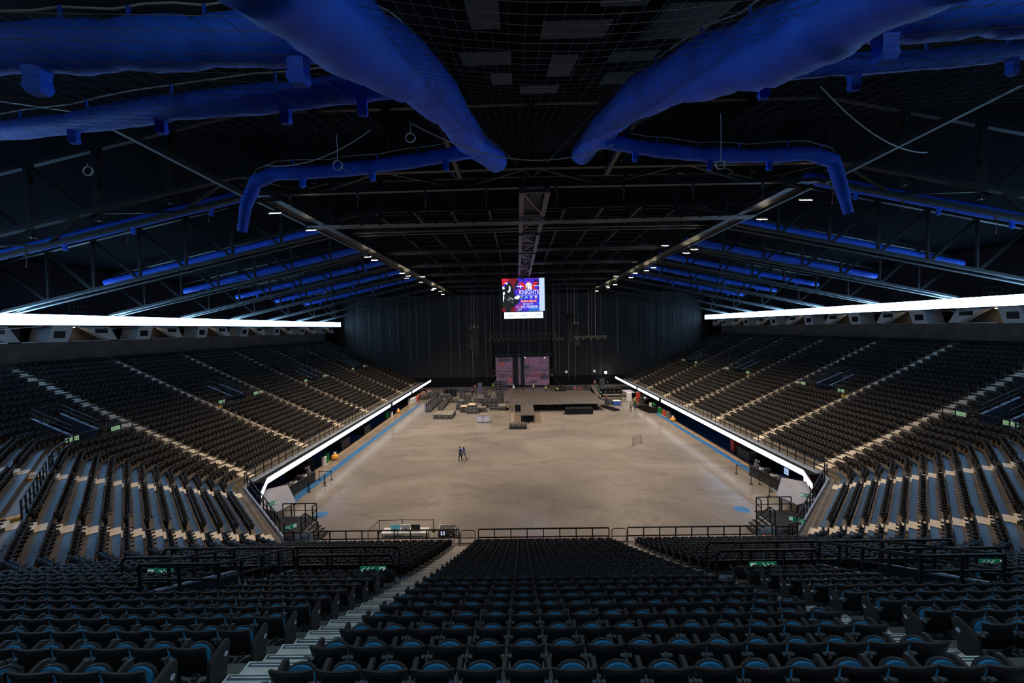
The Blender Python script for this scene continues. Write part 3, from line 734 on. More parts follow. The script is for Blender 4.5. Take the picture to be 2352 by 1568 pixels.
# roof of the concessions between walkway and ribbon
for sgn in (-1, 1):
    for i in range(14):
        y0 = 36.4 + i * 4.9
        m = MB(); m.box((min(sgn * 24.62, sgn * 26.45), y0, 2.16), (max(sgn * 24.62, sgn * 26.45), y0 + 4.84, 2.30)); struct(m.build('canopy_slab', M_DARK))
    m = MB(); m.box((min(sgn * 26.1, sgn * 26.42), 36.6, 2.30), (max(sgn * 26.1, sgn * 26.42), 104, 2.38)); struct(m.build('trim_3' if sgn < 0 else 'trim_4', M_LAND))
    m = MB(); m.box((min(sgn * 29.4, sgn * 29.6), 34, 0), (max(sgn * 29.4, sgn * 29.6), 104, 2.5)); struct(m.build('concession_back_wall', M_DARK2))
    # outer face of the corner and the near end below the walkway
    s = -0.95; d = CUT / R2; x2 = v2x(s); y1 = v1y(s)
    m = MB()
    for a, b in (((26.55, y1 + CUT), (26.55 - d, y1 - d)), ((26.55 - d, y1 - d), (x2 + d, 25.5 + d)), ((x2 + d, 25.5 + d), (x2 - CUT, 25.5)), ((x2 - CUT, 25.5), (0, 25.5))):
        q = [(sgn * a[0], a[1], 0), (sgn * b[0], b[1], 0), (sgn * b[0], b[1], 2.3), (sgn * a[0], a[1], 2.3)]; m.add(q, [(0, 1, 2, 3)])
    struct(m.build('wall_parapet', M_DARK2))
# closed retractable platform in front of the near end
M_PINK = mat('dusty_pink_board', (0.30, 0.25, 0.24), 0.6)
m = MB(); m.box((-15.2, 25.95, 0), (15.4, 26.75, 1.98)); struct(m.build('platform_front', M_DARK))
t = thing('retractable_platform', 'closed seating platform with worn pinkish boards below the front railing', 'platform', (0, 26.4, 1.99))
for i in range(22):
    x = -15.1 + i * 1.385; ubox('board', M_PINK, t, (x + .69, -.12, .03), (1.365, .55, .05))
for i in range(8):
    x = -13.5 + i * 3.85; m = MB(); m.beam((x, -.36, .02), (x + .18, -.12, .13), .05); m.build('latch_handle', M_ARM, t)
for sx, lab in ((-14.9, 'left'), (15.1, 'right')):
    dmm = thing('control_box', f'dark control box with small indicator lights at the {lab} end of the front railing', 'control box', (sx, 26.15, 2.0))
    MB().box((-.55, -.18, 0), (.55, .18, .22)).build('box_body', M_CASE, dmm)
    g = emis('indicator_green', (0.05, 1.0, 0.25), 5) if sx < 0 else emis('indicator_red', (1.0, 0.05, 0.08), 5)
    for q in (-.22, .25): MB().cyl((q, -.05), .028, .22, .25, 8).build('indicator_light', g, dmm)

M_CANOPY = mat('grey_canopy_sheet', (0.21, 0.21, 0.24), 0.55)
# white canopies and stair platforms in the two near corners
for sgn in (-1, 1):
    sd = 'left' if sgn < 0 else 'right'
    A = [(22.9, 32.4), (24.9, 36.2), (23.4, 37.3), (20.4, 33.4), (20.9, 31.6)]
    P = [(sgn * x, y, 1.62) for x, y in A]
    if sgn > 0: P = P[::-1]
    t = thing('corner_canopy', f'pale grey sloping canopy under the ribbon in the {sd} near corner', 'canopy', (sgn * 22.4, 34, 0), 0, 'corner canopies')
    m = MB(); m.prism([(p[0] - sgn * 22.4, p[1] - 34, p[2]) for p in P], (0, 0, 0), (0, 0, .12)); m.build('roof_panel', M_CANOPY, t)
    for x, y in ((20.9, 33.5), (23.2, 36.7), (24.6, 36.0), (21.2, 32.0)): ubox('post', M_DARK2, t, (sgn * (x - 22.4), y - 34, .81), (.08, .08, 1.62))
    t = thing('stair_platform', f'small dark landing with steps down to the floor in the {sd} near corner', 'stairs', (sgn * 19.4, 31.2, 0), 0, 'corner stair platforms')
    m = MB(); m.box((-1.5, -1.6, .95), (1.5, 1.0, 1.05)); m.build('deck', M_DARK2, t)
    for i in range(4): ubox('step', M_DARK2, t, (-sgn * (1.65 + i * .28), -.2, .80 - i * .22), (.28, 1.2, .06))
    for x, y in ((-1.4, .9), (1.4, .9), (-1.4, -1.5), (1.4, -1.5)): ubox('leg', M_METAL, t, (x, y, .47), (.07, .07, .95))
    rail(f'black railing on the back of the {sd} corner platform', [(sgn * 20.8, 32.15, 1.05), (sgn * 18.0, 32.15, 1.05), (sgn * 18.0, 31.5, 1.05)], 'platform railings', h=1.1, post=1.0)
    rail(f'short black railing beside the steps of the {sd} corner platform', [(sgn * 18.0, 29.8, 1.05), (sgn * 18.0, 30.4, 1.05), (sgn * 17.0, 30.4, .3)], 'platform railings', h=1.1, post=.9)
exit_sign((-17.1, 26.8, 2.85), math.radians(-135) + PI, 'small green exit sign on the left corner parapet', True, L=.9, H=.3)
exit_sign((17.6, 26.9, 2.85), math.radians(135) + PI, 'small green exit sign on the right corner parapet', False, L=.9, H=.3)
exit_sign((-20.6, 30.5, 2.9), math.radians(-135) + PI, 'teal exit plate fixed midway along the left corner railing', True, L=.7, H=.3)
exit_sign((20.9, 30.6, 2.9), math.radians(135) + PI, 'teal exit plate fixed midway along the right corner railing', False, L=.7, H=.3)

# ------------------------------------------------------------------ suites under the upper ribbon
M_SUITE = mat('warm_brown_suite_wall', (0.11, 0.085, 0.065), 0.7)
M_GLASSD = mat('dark_window_panel', (0.02, 0.02, 0.022), 0.25)
M_STRIP = emis('suite_lamp_strip', (1.0, 0.88, 0.70), 22.0)
for sgn in (-1, 1):
    sd = 'left' if sgn < 0 else 'right'
    m = MB(); m.box((min(sgn * 51.9, sgn * 52.1), 28, 13.4), (max(sgn * 51.9, sgn * 52.1), 112, 15.72)); struct(m.build('wall_suite_' + sd, M_DARK))
    m = MB(); m.box((min(sgn * 50.2, sgn * 57), 28, 17.5), (max(sgn * 50.2, sgn * 57), 112, 17.7)); struct(m.build('suite_soffit', M_DARK2))
    m = MB(); m.box((min(sgn * 52.1, sgn * 56.8), 28, 15.6), (max(sgn * 52.1, sgn * 56.8), 112, 15.7)); struct(m.build('suite_floor', M_DARK2))
    m = MB(); m.box((min(sgn * 50.4, sgn * 50.7), 26, 18.4), (max(sgn * 50.4, sgn * 50.7), 112, 25)); struct(m.build('wall_upper_' + sd, M_DARK2))
    for i in range(8):
        y = 33.0 + 9.9 * i
        t = thing('suite_booth', f'open suite with white tapered pillar above the {sd} stand, {ORD[i]} from the camera', 'suite', (sgn * 52.0, y, 15.72), 0, f'suites above the {sd} stand')
        X = lambda v: sgn * v
        # tapered pillar: plate + return, with a dark window
        m = MB(); m.prism([(X(-.45), -.9, 0), (X(-.45), 1.05, 0), (X(-.45), 1.7, 1.8), (X(-.45), -.35, 1.8)], (0, 0, 0), (X(2.2), 0, 0)); m.build('pillar', M_WHITE, t)
        m = MB(); m.prism([(X(-.48), -.35, .45), (X(-.48), .75, .45), (X(-.48), .85, 1.22), (X(-.48), -.25, 1.22)], (0, 0, 0), (X(.03), 0, 0)); m.build('window_panel', M_GLASSD, t)
        m = MB(); m.prism([(X(-.2), 3.0, 1.72), (X(-.2), 5.9, 1.72), (X(-.2), 6.9, 0), (X(-.2), 5.9, 0)], (0, 0, 0), (X(.9), 0, 0)); m.build('partition', M_WHITE, t)
        m = MB(); m.box((min(X(-.28), X(-.2)), 4.2, .95), (max(X(-.28), X(-.2)), 5.6, 1.55)); m.build('wall_screen', M_GLASSD, t)
        m = MB(); m.prism([(X(-.5), 1.8, 1.78), (X(-.5), 5.2, 1.45), (X(-.5), 8.6, 1.78), (X(-.5), 8.6, 1.70), (X(-.5), 5.2, 1.37), (X(-.5), 1.8, 1.70)], (0, 0, 0), (X(.4), 0, 0)); m.build('fascia_strip', M_ALU, t)
        m = MB(); m.box((min(X(-.2), X(.0)), 1.9, .0), (max(X(-.2), X(.0)), 8.4, .10)); m.build('counter', M_ALU, t)
        m = MB(); m.box((min(X(2.4), X(2.6)), 1.6, .0), (max(X(2.4), X(2.6)), 8.9, 1.78)); m.build('rear_wall', M_SUITE, t)
        m = MB(); m.box((min(X(1.0), X(1.3)), 1.9, 1.62), (max(X(1.0), X(1.3)), 3.1, 1.70)); m.build('lamp_strip', M_STRIP, t)
    for i in range(7):
        y = 44.0 + 9.9 * i
        t = thing('grille_plate', f'small grey grille plate on the wall over the {sd} ribbon, {ORD[i]} from the camera', 'grille', (sgn * 50.36, y, 19.35), 0, f'grille plates over the {sd} ribbon')
        m = MB(); m.box((-.03, -.9, -.35), (.03, .9, .35)); m.build('back_plate', M_PANEL, t)
        for q in range(4): ubox('bar', M_DARK, t, (-sgn * .05, -.62 + q * .42, 0), (.04, .28, .5))

# ------------------------------------------------------------------ roof
def zc(x):
    x = abs(x); return 25.45 + .12 * (1 - min(x, 18.5) / 18.5) if x < 18.5 else 25.45 - .2125 * (x - 18.5)
def zdeck(x, y): return min(zc(x) + 5.3, 21.9 + .335 * y)
m = MB(); xs = [-57, -50, -42, -34, -26, -18.5, -9, 0, 9, 18.5, 26, 34, 42, 50, 57]; ys = [-14, -8, -2, 4, 10, 16, 22, 26.5, 40, 60, 80, 100, 113]
for y in ys:
    for x in xs: m.v.append((x, y, zdeck(x, y)))
for j in range(len(ys) - 1):
    for i in range(len(xs) - 1):
        a = j * len(xs) + i; m.f.append((a, a + len(xs), a + len(xs) + 1, a + 1)); m.mi.append(0)
struct(m.build('ceiling', M_DECK))
TR = [25.6, 37.7, 47.6, 57.6, 67.6, 77.6, 87.6, 97.6]
XN = [-51.0, -46, -41.5, -37, -32.5, -28, -23.3, -18.5, -13.9, -9.3, -4.65, 0, 4.65, 9.3, 13.9, 18.5, 23.3, 28, 32.5, 37, 41.5, 46, 51.0]
for ti, Y in enumerate(TR):
    hw = 0.85 if ti == 0 else 0.55
    t = thing('roof_truss', f'dark steel roof truss spanning the hall, {ORD[ti]} from the camera', 'truss', (0, Y, 24), 0, 'roof trusses')
    dz = -24
    for e, lift in ((-hw, .55 if ti == 0 else 0), (hw, 0)):
        m = MB()
        for a, b in zip(XN, XN[1:]): m.beam((a, e, zc(a) + dz + lift), (b, e, zc(b) + dz + lift), .34, .26)
        m.build('bottom_chord', M_TRUSS, t)
    m = MB()
    for a, b in zip(XN, XN[1:]): m.beam((a, 0, zc(a) + 4.9 + dz), (b, 0, zc(b) + 4.9 + dz), .3, .3)
    m.build('top_chord', M_TRUSS, t)
    l0 = .55 if ti == 0 else 0
    for i, x in enumerate(XN):
        m = MB(); m.beam((x, 0, zc(x) + dz + l0 / 2), (x, 0, zc(x) + 4.9 + dz), .2 if ti else .3, .2 if ti else .34); m.build('post', M_TRUSS, t)
        if i + 1 < len(XN):
            x1 = XN[i + 1]; m = MB()
            p, q = ((x, -hw, zc(x) + dz + l0), (x1, hw, zc(x1) + dz)) if i % 2 else ((x, hw, zc(x) + dz), (x1, -hw, zc(x1) + dz + l0))
            m.beam(p, q, .15, .12); m.build('lacing_bar', M_TRUSS, t)
            p, q = ((x, 0, zc(x) + 4.9 + dz), (x1, 0, zc(x1) + dz + l0 / 2)) if (i < len(XN) // 2) else ((x, 0, zc(x) + dz + l0 / 2), (x1, 0, zc(x1) + 4.9 + dz))
            m = MB()
            for e in (-.14, .14): m.beam((p[0], p[1] + e, p[2]), (q[0], q[1] + e, q[2]), .10, .14)
            m.build('diagonal', M_TRUSS, t)
for i in range(len(TR) - 1):
    y0, y1 = TR[i] + .7, TR[i + 1] - .5
    t = thing('spine_truss', f'plum grey ladder truss along the roof centre, {ORD[i]} bay from the camera', 'truss', (.2, y0, 25.2), 0, 'ladder trusses along the roof centre')
    L = y1 - y0
    for x in (-.85, .85): ubox('side_rail', M_SPINE, t, (x, L / 2, 0), (.34, L, .3))
    for y in (.3, L * .5, L - .3): ubox('rung', M_SPINE, t, (0, y, .02), (1.4, .16, .16))
    for a, b in (((-.8, .3), (.8, L * .5)), ((.8, L * .5), (-.8, L - .3))):
        m = MB(); m.beam((a[0], a[1], .02), (b[0], b[1], .02), .16, .12); m.build('diagonal', M_SPINE, t)
    m = MB(); m.box((-.6, .8, .3), (.6, L - .8, .4)); m.build('duct_panel', M_PANEL if i == 0 else M_TRUSS, t)
    for x in (-.8, .8): ubox('hanger_rod', M_TRUSS, t, (x, L / 2, 2.6), (.08, .08, 5.2))
k = 0
for x in (-14.4, -10.8, -7.2, -3.6, 3.6, 7.2, 10.8, 14.4):
    m = MB(); m.box((-.1, 0, -.18), (.1, 66, .18)); o = m.build('roof_purlin', M_TRUSS, None, (x, 38.2, 27.6)); tag(o, f'long dark roof purlin, {ORD[k]} from the left', 'beam', 'lengthwise purlins between the trusses'); k += 1
k = 0
for i in range(1, 7):
    for f in (.25, .5, .75):
        y = TR[i] + (TR[i + 1] - TR[i]) * f
        m = MB(); m.box((-18, -.07, -.1), (18, .07, .1)); o = m.build('cross_beam', M_TRUSS, None, (0, y, 27.9)); tag(o, f'thin dark cross beam under the roof, {ORD[k]} from the camera', 'beam', 'cross beams between the trusses'); k += 1
# catwalks along the two knee lines
for sgn in (-1, 1):
    sd = 'left' if sgn < 0 else 'right'
    t = thing('catwalk', f'dark catwalk under the roof along the {sd} knee line carrying the lamps', 'catwalk', (sgn * 18.0, 10, 24.95), 0, 'catwalks under the roof')
    MB().box((-.10, 16.2, -.1), (.10, 95, .2)).build('main_beam', M_TRUSS, t)
    MB().box((-1.4, 16.5, .05), (-.2, 95, .12) if True else 0).build('walkway_grating', M_TRUSS, t) if sgn > 0 else MB().box((.2, 16.5, .05), (1.4, 95, .12)).build('walkway_grating', M_TRUSS, t)
    for x in (.2, 1.4):
        MB().box((-sgn * x - .02, 16.5, .95), (-sgn * x + .02, 95, 1.0)).build('hand_rail', M_TRUSS, t)
    for i in range(27): ubox('baluster', M_TRUSS, t, (-sgn * 1.4, 17 + i * 3.0, .5), (.04, .04, .95))
t = thing('cross_catwalk', 'dark catwalk across the hall with a dashed pale edge', 'catwalk', (0, 32.6, 24.75))
MB().box((-18, -.5, 0), (18, .5, .06)).build('walkway_grating', M_TRUSS, t)
for i in range(24): ubox('edge_plate', M_ALU, t, (-17.2 + i * 1.5, -.52, .03), (1.2, .02, .05))
for i in range(25): ubox('baluster', M_TRUSS, t, (-18 + i * 1.5, -.5, .5), (.04, .04, 1.0))
MB().box((-18, -.52, 1.0), (18, -.48, 1.04)).build('hand_rail', M_TRUSS, t)
for x in (-12, -4, 4, 12): ubox('hanger_rod', M_TRUSS, t, (x, 0, 3), (.06, .06, 6))
for sgn in (-1, 1):
    sd = 'left' if sgn < 0 else 'right'
    m = MB(); m.beam((0, 0, 0), (0, 2.8, 1.05), .2, .3); m.beam((0, 2.8, 1.05), (0, 12.2, .8), .2, .3); o = m.build('roof_strut', M_TRUSS, None, (sgn * 17.7, 12.5, 23.95)); tag(o, f'dark bent steel strut running back from the nearest truss, {sd} side', 'strut', 'bent struts near the camera')
    m = MB(); m.beam((0, 0, 0), (0, 9.8, -.1), .22, .3); o = m.build('roof_strut', M_TRUSS, None, (sgn * 4.4, 14.5, 25.6)); tag(o, f'brown steel strut beside the {sd} main duct', 'strut', 'struts beside the main ducts')
# lamps
def lamp(x, y, z, label, m, cold=False):
    t = thing('high_bay_lamp', label, 'lamp', (x, y, z), 0, 'cold work lamps' if cold else 'warm high bay lamps')
    s = 1 if x > 0 else -1
    b = MB(); b.prism([(-.36, -.17, .0), (.36, -.17, .0), (.36, .17, .12), (-.36, .17, .12)], (0, 0, 0), (0, 0, .12)); b.build('housing', M_CASE, t)
    b = MB(); b.prism([(-.33, -.15, -.02), (.33, -.15, -.02), (.33, .15, .10), (-.33, .15, .10)], (0, 0, 0), (0, -.012, -.02)); b.build('lamp_face', m, t)
    ubox('hanger_rod', M_TRUSS, t, (0, 0, .5), (.03, .03, .8)); ubox('yoke', M_TRUSS, t, (0, 0, .2), (.5, .04, .06))
cnt = {-1: 0, 1: 0}
for x, y, z in FLOODS:
    s = -1 if x < 0 else 1
    lamp(x, y, z, f'warm glowing lamp under the {"left" if s < 0 else "right"} catwalk, {ORD[cnt[s]]} from the camera', M_LAMP); cnt[s] += 1
for i, (x, y, z) in enumerate(OVER): lamp(x, y, z, f'cool lamp under the sloping roof over the near stand, {ORD[i]} from the left', M_LAMPC, True)
for i, (x, y, z) in enumerate(COLD): lamp(x, y, z, ['dazzling cold white lamp under the left catwalk', 'dazzling cold white lamp nearest on the right catwalk', 'dazzling cold white lamp farther along the right catwalk'][i], M_LAMPC, True)

# ------------------------------------------------------------------ blue fabric air ducts
def duct(label, pts, rr, nozzles=(), straps=True, grp='blue fabric air ducts', n=14, sub=6, noz=(.16, .55)):
    """pts dense polyline of the axis; nozzles: fractions along it"""
    t = thing('air_duct', label, 'duct', pts[0], 0, grp); o = Vector(pts[0])
    P = []; Rr = []
    for i in range(len(pts) - 1):
        for j in range(sub):
            f = j / sub; p = Vector(pts[i]).lerp(Vector(pts[i + 1]), f); P.append(p - o)
            r = rr[i] * (1 - f) + rr[i + 1] * f
            Rr.append(r * (1 + .05 * math.sin(len(P) * .9) + .03 * math.sin(len(P) * 2.3)) * (0.94 if j == 0 and i else 1))
    P.append(Vector(pts[-1]) - o); Rr.append(rr[-1])
    MB().tube(P, Rr, n, jit=.035).build('duct_sleeve', M_DUCT, t, smooth=True)
    for f in nozzles:
        q = f * (len(P) - 1); i = min(int(q), len(P) - 2); c = P[i].lerp(P[i + 1], q - i); r = Rr[i]
        a, L = noz; m = MB(); tw = random.uniform(-.3, .3)
        for zz, s in ((-r * .75, 1.1), (-r - L * .4, .95), (-r - L * .75, 1.12), (-r - L, .8)):
            for kx, ky in ((-1, -.7), (1, -.7), (1, .7), (-1, .7)):
                m.v.append((c.x + a * s * (kx * math.cos(tw) - ky * math.sin(tw)), c.y + a * s * (kx * math.sin(tw) + ky * math.cos(tw)), c.z + zz))
        m.f = [(4 * j + k2, 4 * j + (k2 + 1) % 4, 4 * j + 4 + (k2 + 1) % 4, 4 * j + 4 + k2) for j in range(3) for k2 in range(4)] + [(12, 13, 14, 15)]; m.mi = [0] * len(m.f)
        m.build('nozzle', M_DUCT, t)
    if straps:
        m = MB()
        up = [p + Vector((0, 0, Rr[min(i, len(Rr) - 1)] + .28)) for i, p in enumerate(P)]
        m.tube(up[::2] + [up[-1]], .018, 5); m.build('hanger_cable', M_ROPE, t)
        for i in range(2, len(P) - 1, 5): ubox('strap', M_DUCT, t, (P[i].x, P[i].y, P[i].z + Rr[i] + .14), (.05, .05, .30))
    return t
ZD = lambda y: 16.3 + 2.27 + .34 * y
duct('large blue fabric main duct descending towards the camera on the left', [(-3.6, 3.8, 19.9), (-3.6, 5.46, 20.5), (-3.6, 7.28, 21.3), (-3.6, 10.1, 22.75), (-3.45, 14.5, 24.2), (-3.2, 20, 25.5), (-2.1, 23.6, 26.0)], [.50, .56, .62, .72, .68, .68, .60])
duct('large blue fabric main duct descending towards the camera on the right', [(3.6, 4.2, 20.15), (3.6, 5.68, 20.66), (3.6, 6.78, 20.95), (3.6, 8.4, 21.75), (3.6, 11.05, 23.05), (3.5, 15.6, 24.9), (3.2, 20, 25.95), (2.8, 23.6, 26.3)], [.52, .56, .60, .66, .70, .70, .66, .60])
duct('nearest blue side duct, running left from the main duct', [(-3.8, 6.9, 21.4), (-4.8, 7.0, 21.38), (-6.4, 7.0, 21.34), (-8.0, 7.0, 21.33), (-9.4, 7.0, 21.33), (-11.5, 7.0, 21.36), (-14, 7.1, 21.4)], [.40, .42, .40, .39, .39, .38, .38], (.167, .667), noz=(.15, .42))
duct('middle blue side duct, running left and sagging outwards', [(-3.9, 9.2, 21.9), (-6.1, 9.4, 21.8), (-9.6, 10.0, 21.95), (-14.0, 11.7, 22.55), (-18.6, 13.5, 23.3), (-22, 14.8, 23.9)], [.30, .31, .31, .30, .29, .29], (.06, .22, .42, .60), noz=(.11, .34))
duct('farthest blue side duct on the left, with an elbow dropping at its end', [(-3.2, 19.6, 24.9), (-5.5, 20, 24.75), (-8, 20.2, 24.55), (-10.5, 20.3, 24.4), (-13.2, 20.3, 24.35), (-14.3, 20.4, 24.0), (-15.0, 20.6, 22.9), (-15.4, 20.8, 21.6)], [.32, .34, .34, .34, .34, .32, .28, .22], (.08, .30, .50), noz=(.13, .42))
duct('nearest blue side duct, running right from the main duct', [(3.7, 6.4, 21.05), (5.0, 6.5, 21.12), (6.4, 6.5, 21.12), (8.0, 6.5, 21.1), (10, 6.6, 21.15), (13, 6.6, 21.2)], [.40, .41, .39, .38, .38, .38], (.16, .78), noz=(.14, .40))
duct('middle blue side duct, running right in shadow', [(3.8, 8.8, 21.6), (5.8, 8.8, 21.75), (8.0, 9.1, 22.0), (10.6, 9.5, 22.4), (14, 10, 22.9)], [.20, .21, .21, .20, .20], (.06, .30, .72), noz=(.10, .34))
duct('farthest blue side duct on the right, with a drooping elbow', [(3.2, 19.6, 25.2), (5.5, 20, 24.95), (8, 20.2, 24.7), (10.5, 20.3, 24.6), (13.5, 20.3, 24.65), (14.8, 20.4, 24.3), (15.4, 20.6, 23.0), (15.9, 20.8, 21.8)], [.32, .34, .34, .34, .34, .32, .28, .22], (.10, .32, .48), noz=(.12, .42))
for sgn in (-1, 1):
    sd = 'left' if sgn < 0 else 'right'
    for i, Y in enumerate((31.0, 42.6, 52.6, 62.6, 72.6, 82.6)):
        xs_ = (21, 26, 31, 36, 41, 45.5)
        duct(f'blue duct between the roof trusses over the {sd} stand, {ORD[i]} from the camera', [(sgn * x, Y, zc(x) + 2.3) for x in xs_], [.42, .44, .44, .42, .40, .34], (.15, .4, .62, .85), straps=False, n=10, sub=3, noz=(.13, .5))
# safety netting hung under the ducts' hall end
m = MB(); nx, ny = 41, 60
G = lambda i, j: (-4.6 + 9.2 * i / (nx - 1), 4.0 + 19.0 * j / (ny - 1), ZD(4.0 + 19.0 * j / (ny - 1)) + .55 - .75 * (1 - ((i / (nx - 1)) * 2 - 1) ** 2))
for i in range(nx):
    for j in range(0, ny - 3, 3): m.beam(G(i, j), G(i, j + 3), .0055)
for j in range(ny):
    for i in range(0, nx - 4, 4): m.beam(G(i, j), G(i + 4, j), .0055)
o = m.build('safety_net', M_NET); o['kind'] = 'stuff'; tag(o, 'fine dark safety netting stretched between the two main ducts', 'net')
m = MB(); nx, ny = 30, 16
for sgn in (-1, 1):
    G = lambda i, j: (sgn * (4.4 + 12.5 * i / (nx - 1)), 5.2 + 5.2 * j / (ny - 1), 20.35 + .20 * j * 5.2 / (ny - 1) + .02 * i)
    for i in range(nx):
        m.beam(G(i, 0), G(i, ny - 1), .006)
    for j in range(ny): m.beam(G(0, j), G(nx - 1, j), .006)
o = m.build('safety_net', M_NET); o['kind'] = 'stuff'; tag(o, 'fine dark netting under the nearest side ducts', 'net')
def cord(name, pts, r, m, label, cat, grp=None):
    o = MB().tube(pts, r, 6).build(name, m); tag(o, label, cat, grp); return o
cat_ = lambda a, b, sag, n=14: [tuple(Vector(a).lerp(Vector(b), i / n) + Vector((0, 0, -sag * 4 * (i / n) * (1 - i / n)))) for i in range(n + 1)]
cord('net_edge_rope', cat_((-5.0, 15.5, 24.2), (3.2, 17.5, 24.1), 1.0), .022, M_ROPE, 'pale rope sagging along the net edge between the ducts', 'rope', 'pale ropes')
cord('net_edge_rope', cat_((-12.0, 17.5, 23.6), (-6.6, 15.5, 24.0), .45), .02, M_ROPE, 'pale rope sagging from the roof over the left side ducts', 'rope', 'pale ropes')
cord('net_edge_rope', cat_((9.0, 13.5, 24.0), (17.0, 18.0, 23.6), .55), .022, M_ROPE, 'pale rope sagging from the roof over the right side ducts', 'rope', 'pale ropes')
for (x, y, z, L, lb) in ((-5.0, 15.2, 24.15, .45, 'round coil of white cable hanging beside the left main duct'), (-7.8, 15.2, 23.7, .95, 'loose loop of white cable hanging over the left side duct'), (6.6, 15.2, 24.1, 1.7, 'long white cable with a loop hanging on the right'), (-17.2, 15.0, 22.8, .1, 'grey ring of cable hanging far out on the left')):
    t = thing('hanging_cable', lb, 'cable', (x, y, z), 0, 'loops of cable hanging from the roof')
    MB().tube([(0, 0, 0), (.02, 0, -L / 2), (0, 0, -L)], .012, 6).build('cord', M_WHITEP, t)
    m = MB()
    for q in range(2): m.tube([(.17 * math.sin(a) * (1 + .08 * q), .03 * q, -L - .17 + .17 * math.cos(a)) for a in [2 * PI * i / 18 for i in range(19)]], .017, 6, cap=False)
    if 'loop' in lb: m.tube([(.1, 0, -L - .3), (.3, 0, -L - .36), (.5, .05, -L - .46)], .012, 5)
    m.build('cable_loop', M_WHITEP, t)
pan = [(-2.3, 9.6, 2.2, .5), (-1.9, 11.6, .9, 2.2), (-2.1, 15.4, 1.9, 1.6), (-1.6, 18.2, .95, 1.9), (.9, 12.9, 2.1, 1.5), (2.0, 10.6, 1.3, 1.6), (.9, 16.6, 1.0, 3.0), (.2, 20.3, 1.9, 1.6), (3.5, 15.6, 1.7, 1.2), (4.2, 12.6, 1.9, 2.8), (3.6, 18.6, 1.1, 2.0), (-6.0, 10.2, 1.2, 2.0), (-8.5, 12.0, 1.0, 2.4), (7.6, 11.5, 1.1, 2.4)]
for i, (x, y, a, b) in enumerate(pan):
    z = zdeck(x, y) - .55
    t = thing('acoustic_board', f'grey board hung flat under the sloping roof, {ORD[i]} of the scattered boards', 'board', (x, y, z), 0, 'grey boards under the sloping roof')
    t.rotation_euler = (math.atan(.335), 0, 0)
    MB().box((-a / 2, -b / 2, -.04), (a / 2, b / 2, .04)).build('board_face', M_PANEL, t); 
    for q in (-1, 1): ubox('hanger', M_TRUSS, t, (q * a * .35, 0, .3), (.03, .03, .6))
k = 0
for x in (-40, -34, -27, -21.5, -16, -11.5, -7, -3, 1.6, 6, 10.5, 15, 19.5, 24, 30, 37):
    z = zc(x) - .12
    t = thing('chain_hoist', f'hoist chain with a red tipped hook under the nearest truss, {ORD[k]} from the left', 'hoist', (x, 26.45, z), 0, 'hoist chains under the nearest truss'); k += 1
    L = random.uniform(.7, 1.1); m = MB(); m.tube([(0, 0, 0), (.04, 0, -L * .5), (-.02, 0, -L)], .016, 5); m.build('chain', M_CHAIN, t)
    m = MB(); m.prism([(-.08, -.05, -.02), (.08, -.05, -.02), (.05, -.05, -.30), (-.05, -.05, -.30)], (0, 0, 0), (0, .1, 0)); m.build('hoist_body', M_PANEL, t)
    MB().tube([(-.02, 0, -L), (-.02, 0, -L - .12)], .035, 6).build('hook_tip', M_RED, t)
#PART4
# ------------------------------------------------------------------ hanging screen with its poster
def scr(name, col, s=1.0): return emis('screen_' + name, col, s)
S_BLUE = scr('blue', (0.055, 0.03, 0.80), .9); S_RED = scr('red', (0.72, 0.022, 0.045), .9); S_DRED = scr('dark_red', (0.26, 0.012, 0.022), .8)
S_BLACK = scr('black', (0.012, 0.016, 0.018), .8); S_WHITE = scr('white', (0.90, 0.95, 1.0), 1.1); S_PALE = scr('pale_blue', (0.58, 0.74, 1.0), 1.0)
S_PURP = scr('purple', (0.30, 0.03, 0.42), .8); S_SKY = scr('sky', (0.03, 0.22, 0.85), .8); S_NAVY = scr('navy', (0.02, 0.02, 0.22), .8); S_GREY = scr('grey', (0.35, 0.42, 0.48), .8)
S_GRN = scr('green', (0.25, 0.62, 0.22), .8); S_DBLUE = scr('letter_blue', (0.01, 0.04, 0.22), .8)
t = thing('hanging_screen', 'large hanging video screen showing a red and blue event poster', 'screen', (0.0, 70.0, 19.15))
t.rotation_euler = (0, 0, math.radians(-1.0))
W_, H_ = 7.45, 5.75
MB().box((-3.75, .02, -.05), (3.75, .45, H_ + .1)).build('screen_housing', M_CASE, t)
MB().box((-3.45, .02, -1.30), (3.45, .40, -.08)).build('lower_screen_housing', M_CASE, t)
m = MB(); m.prism([(-3.72, 0, 0), (3.72, 0, 0), (3.72, 0, H_), (-3.72, 0, H_)], (0, 0, 0), (0, .02, 0)); m.build('screen_face', S_BLUE, t)
m = MB(); m.prism([(-3.42, 0, -1.27), (3.42, 0, -1.27), (3.42, 0, -.12), (-3.42, 0, -.12)], (0, 0, 0), (0, .02, 0)); low = m.build('lower_screen_face', S_WHITE, t)
def art(name, polys, m, lay):
    """flat print on the screen: u right 0..1, v down 0..1 over the main face"""
    mb = MB()
    for P in polys: mb.add([(-3.72 + u * 7.44, -.004 * lay, H_ - v * H_) for u, v in P], [tuple(range(len(P)))])
    return mb.build(name, m, t)
rct = lambda a, b, c, d: [(a, b), (c, b), (c, d), (a, d)]
art('poster_strip', [rct(.875, 0, 1, 1)], S_PALE, 2)
art('poster_black', [[(0, .28), (.05, .26), (.16, .12), (.24, .14), (.27, .30), (.29, .38), (.30, .50), (.42, .56), (.40, .74), (.33, .78), (.28, .9), (.27, 1), (0, 1)], [(.30, .12), (.38, .02), (.40, .10), (.34, .24), (.38, .32), (.30, .36)]], S_BLACK, 2)
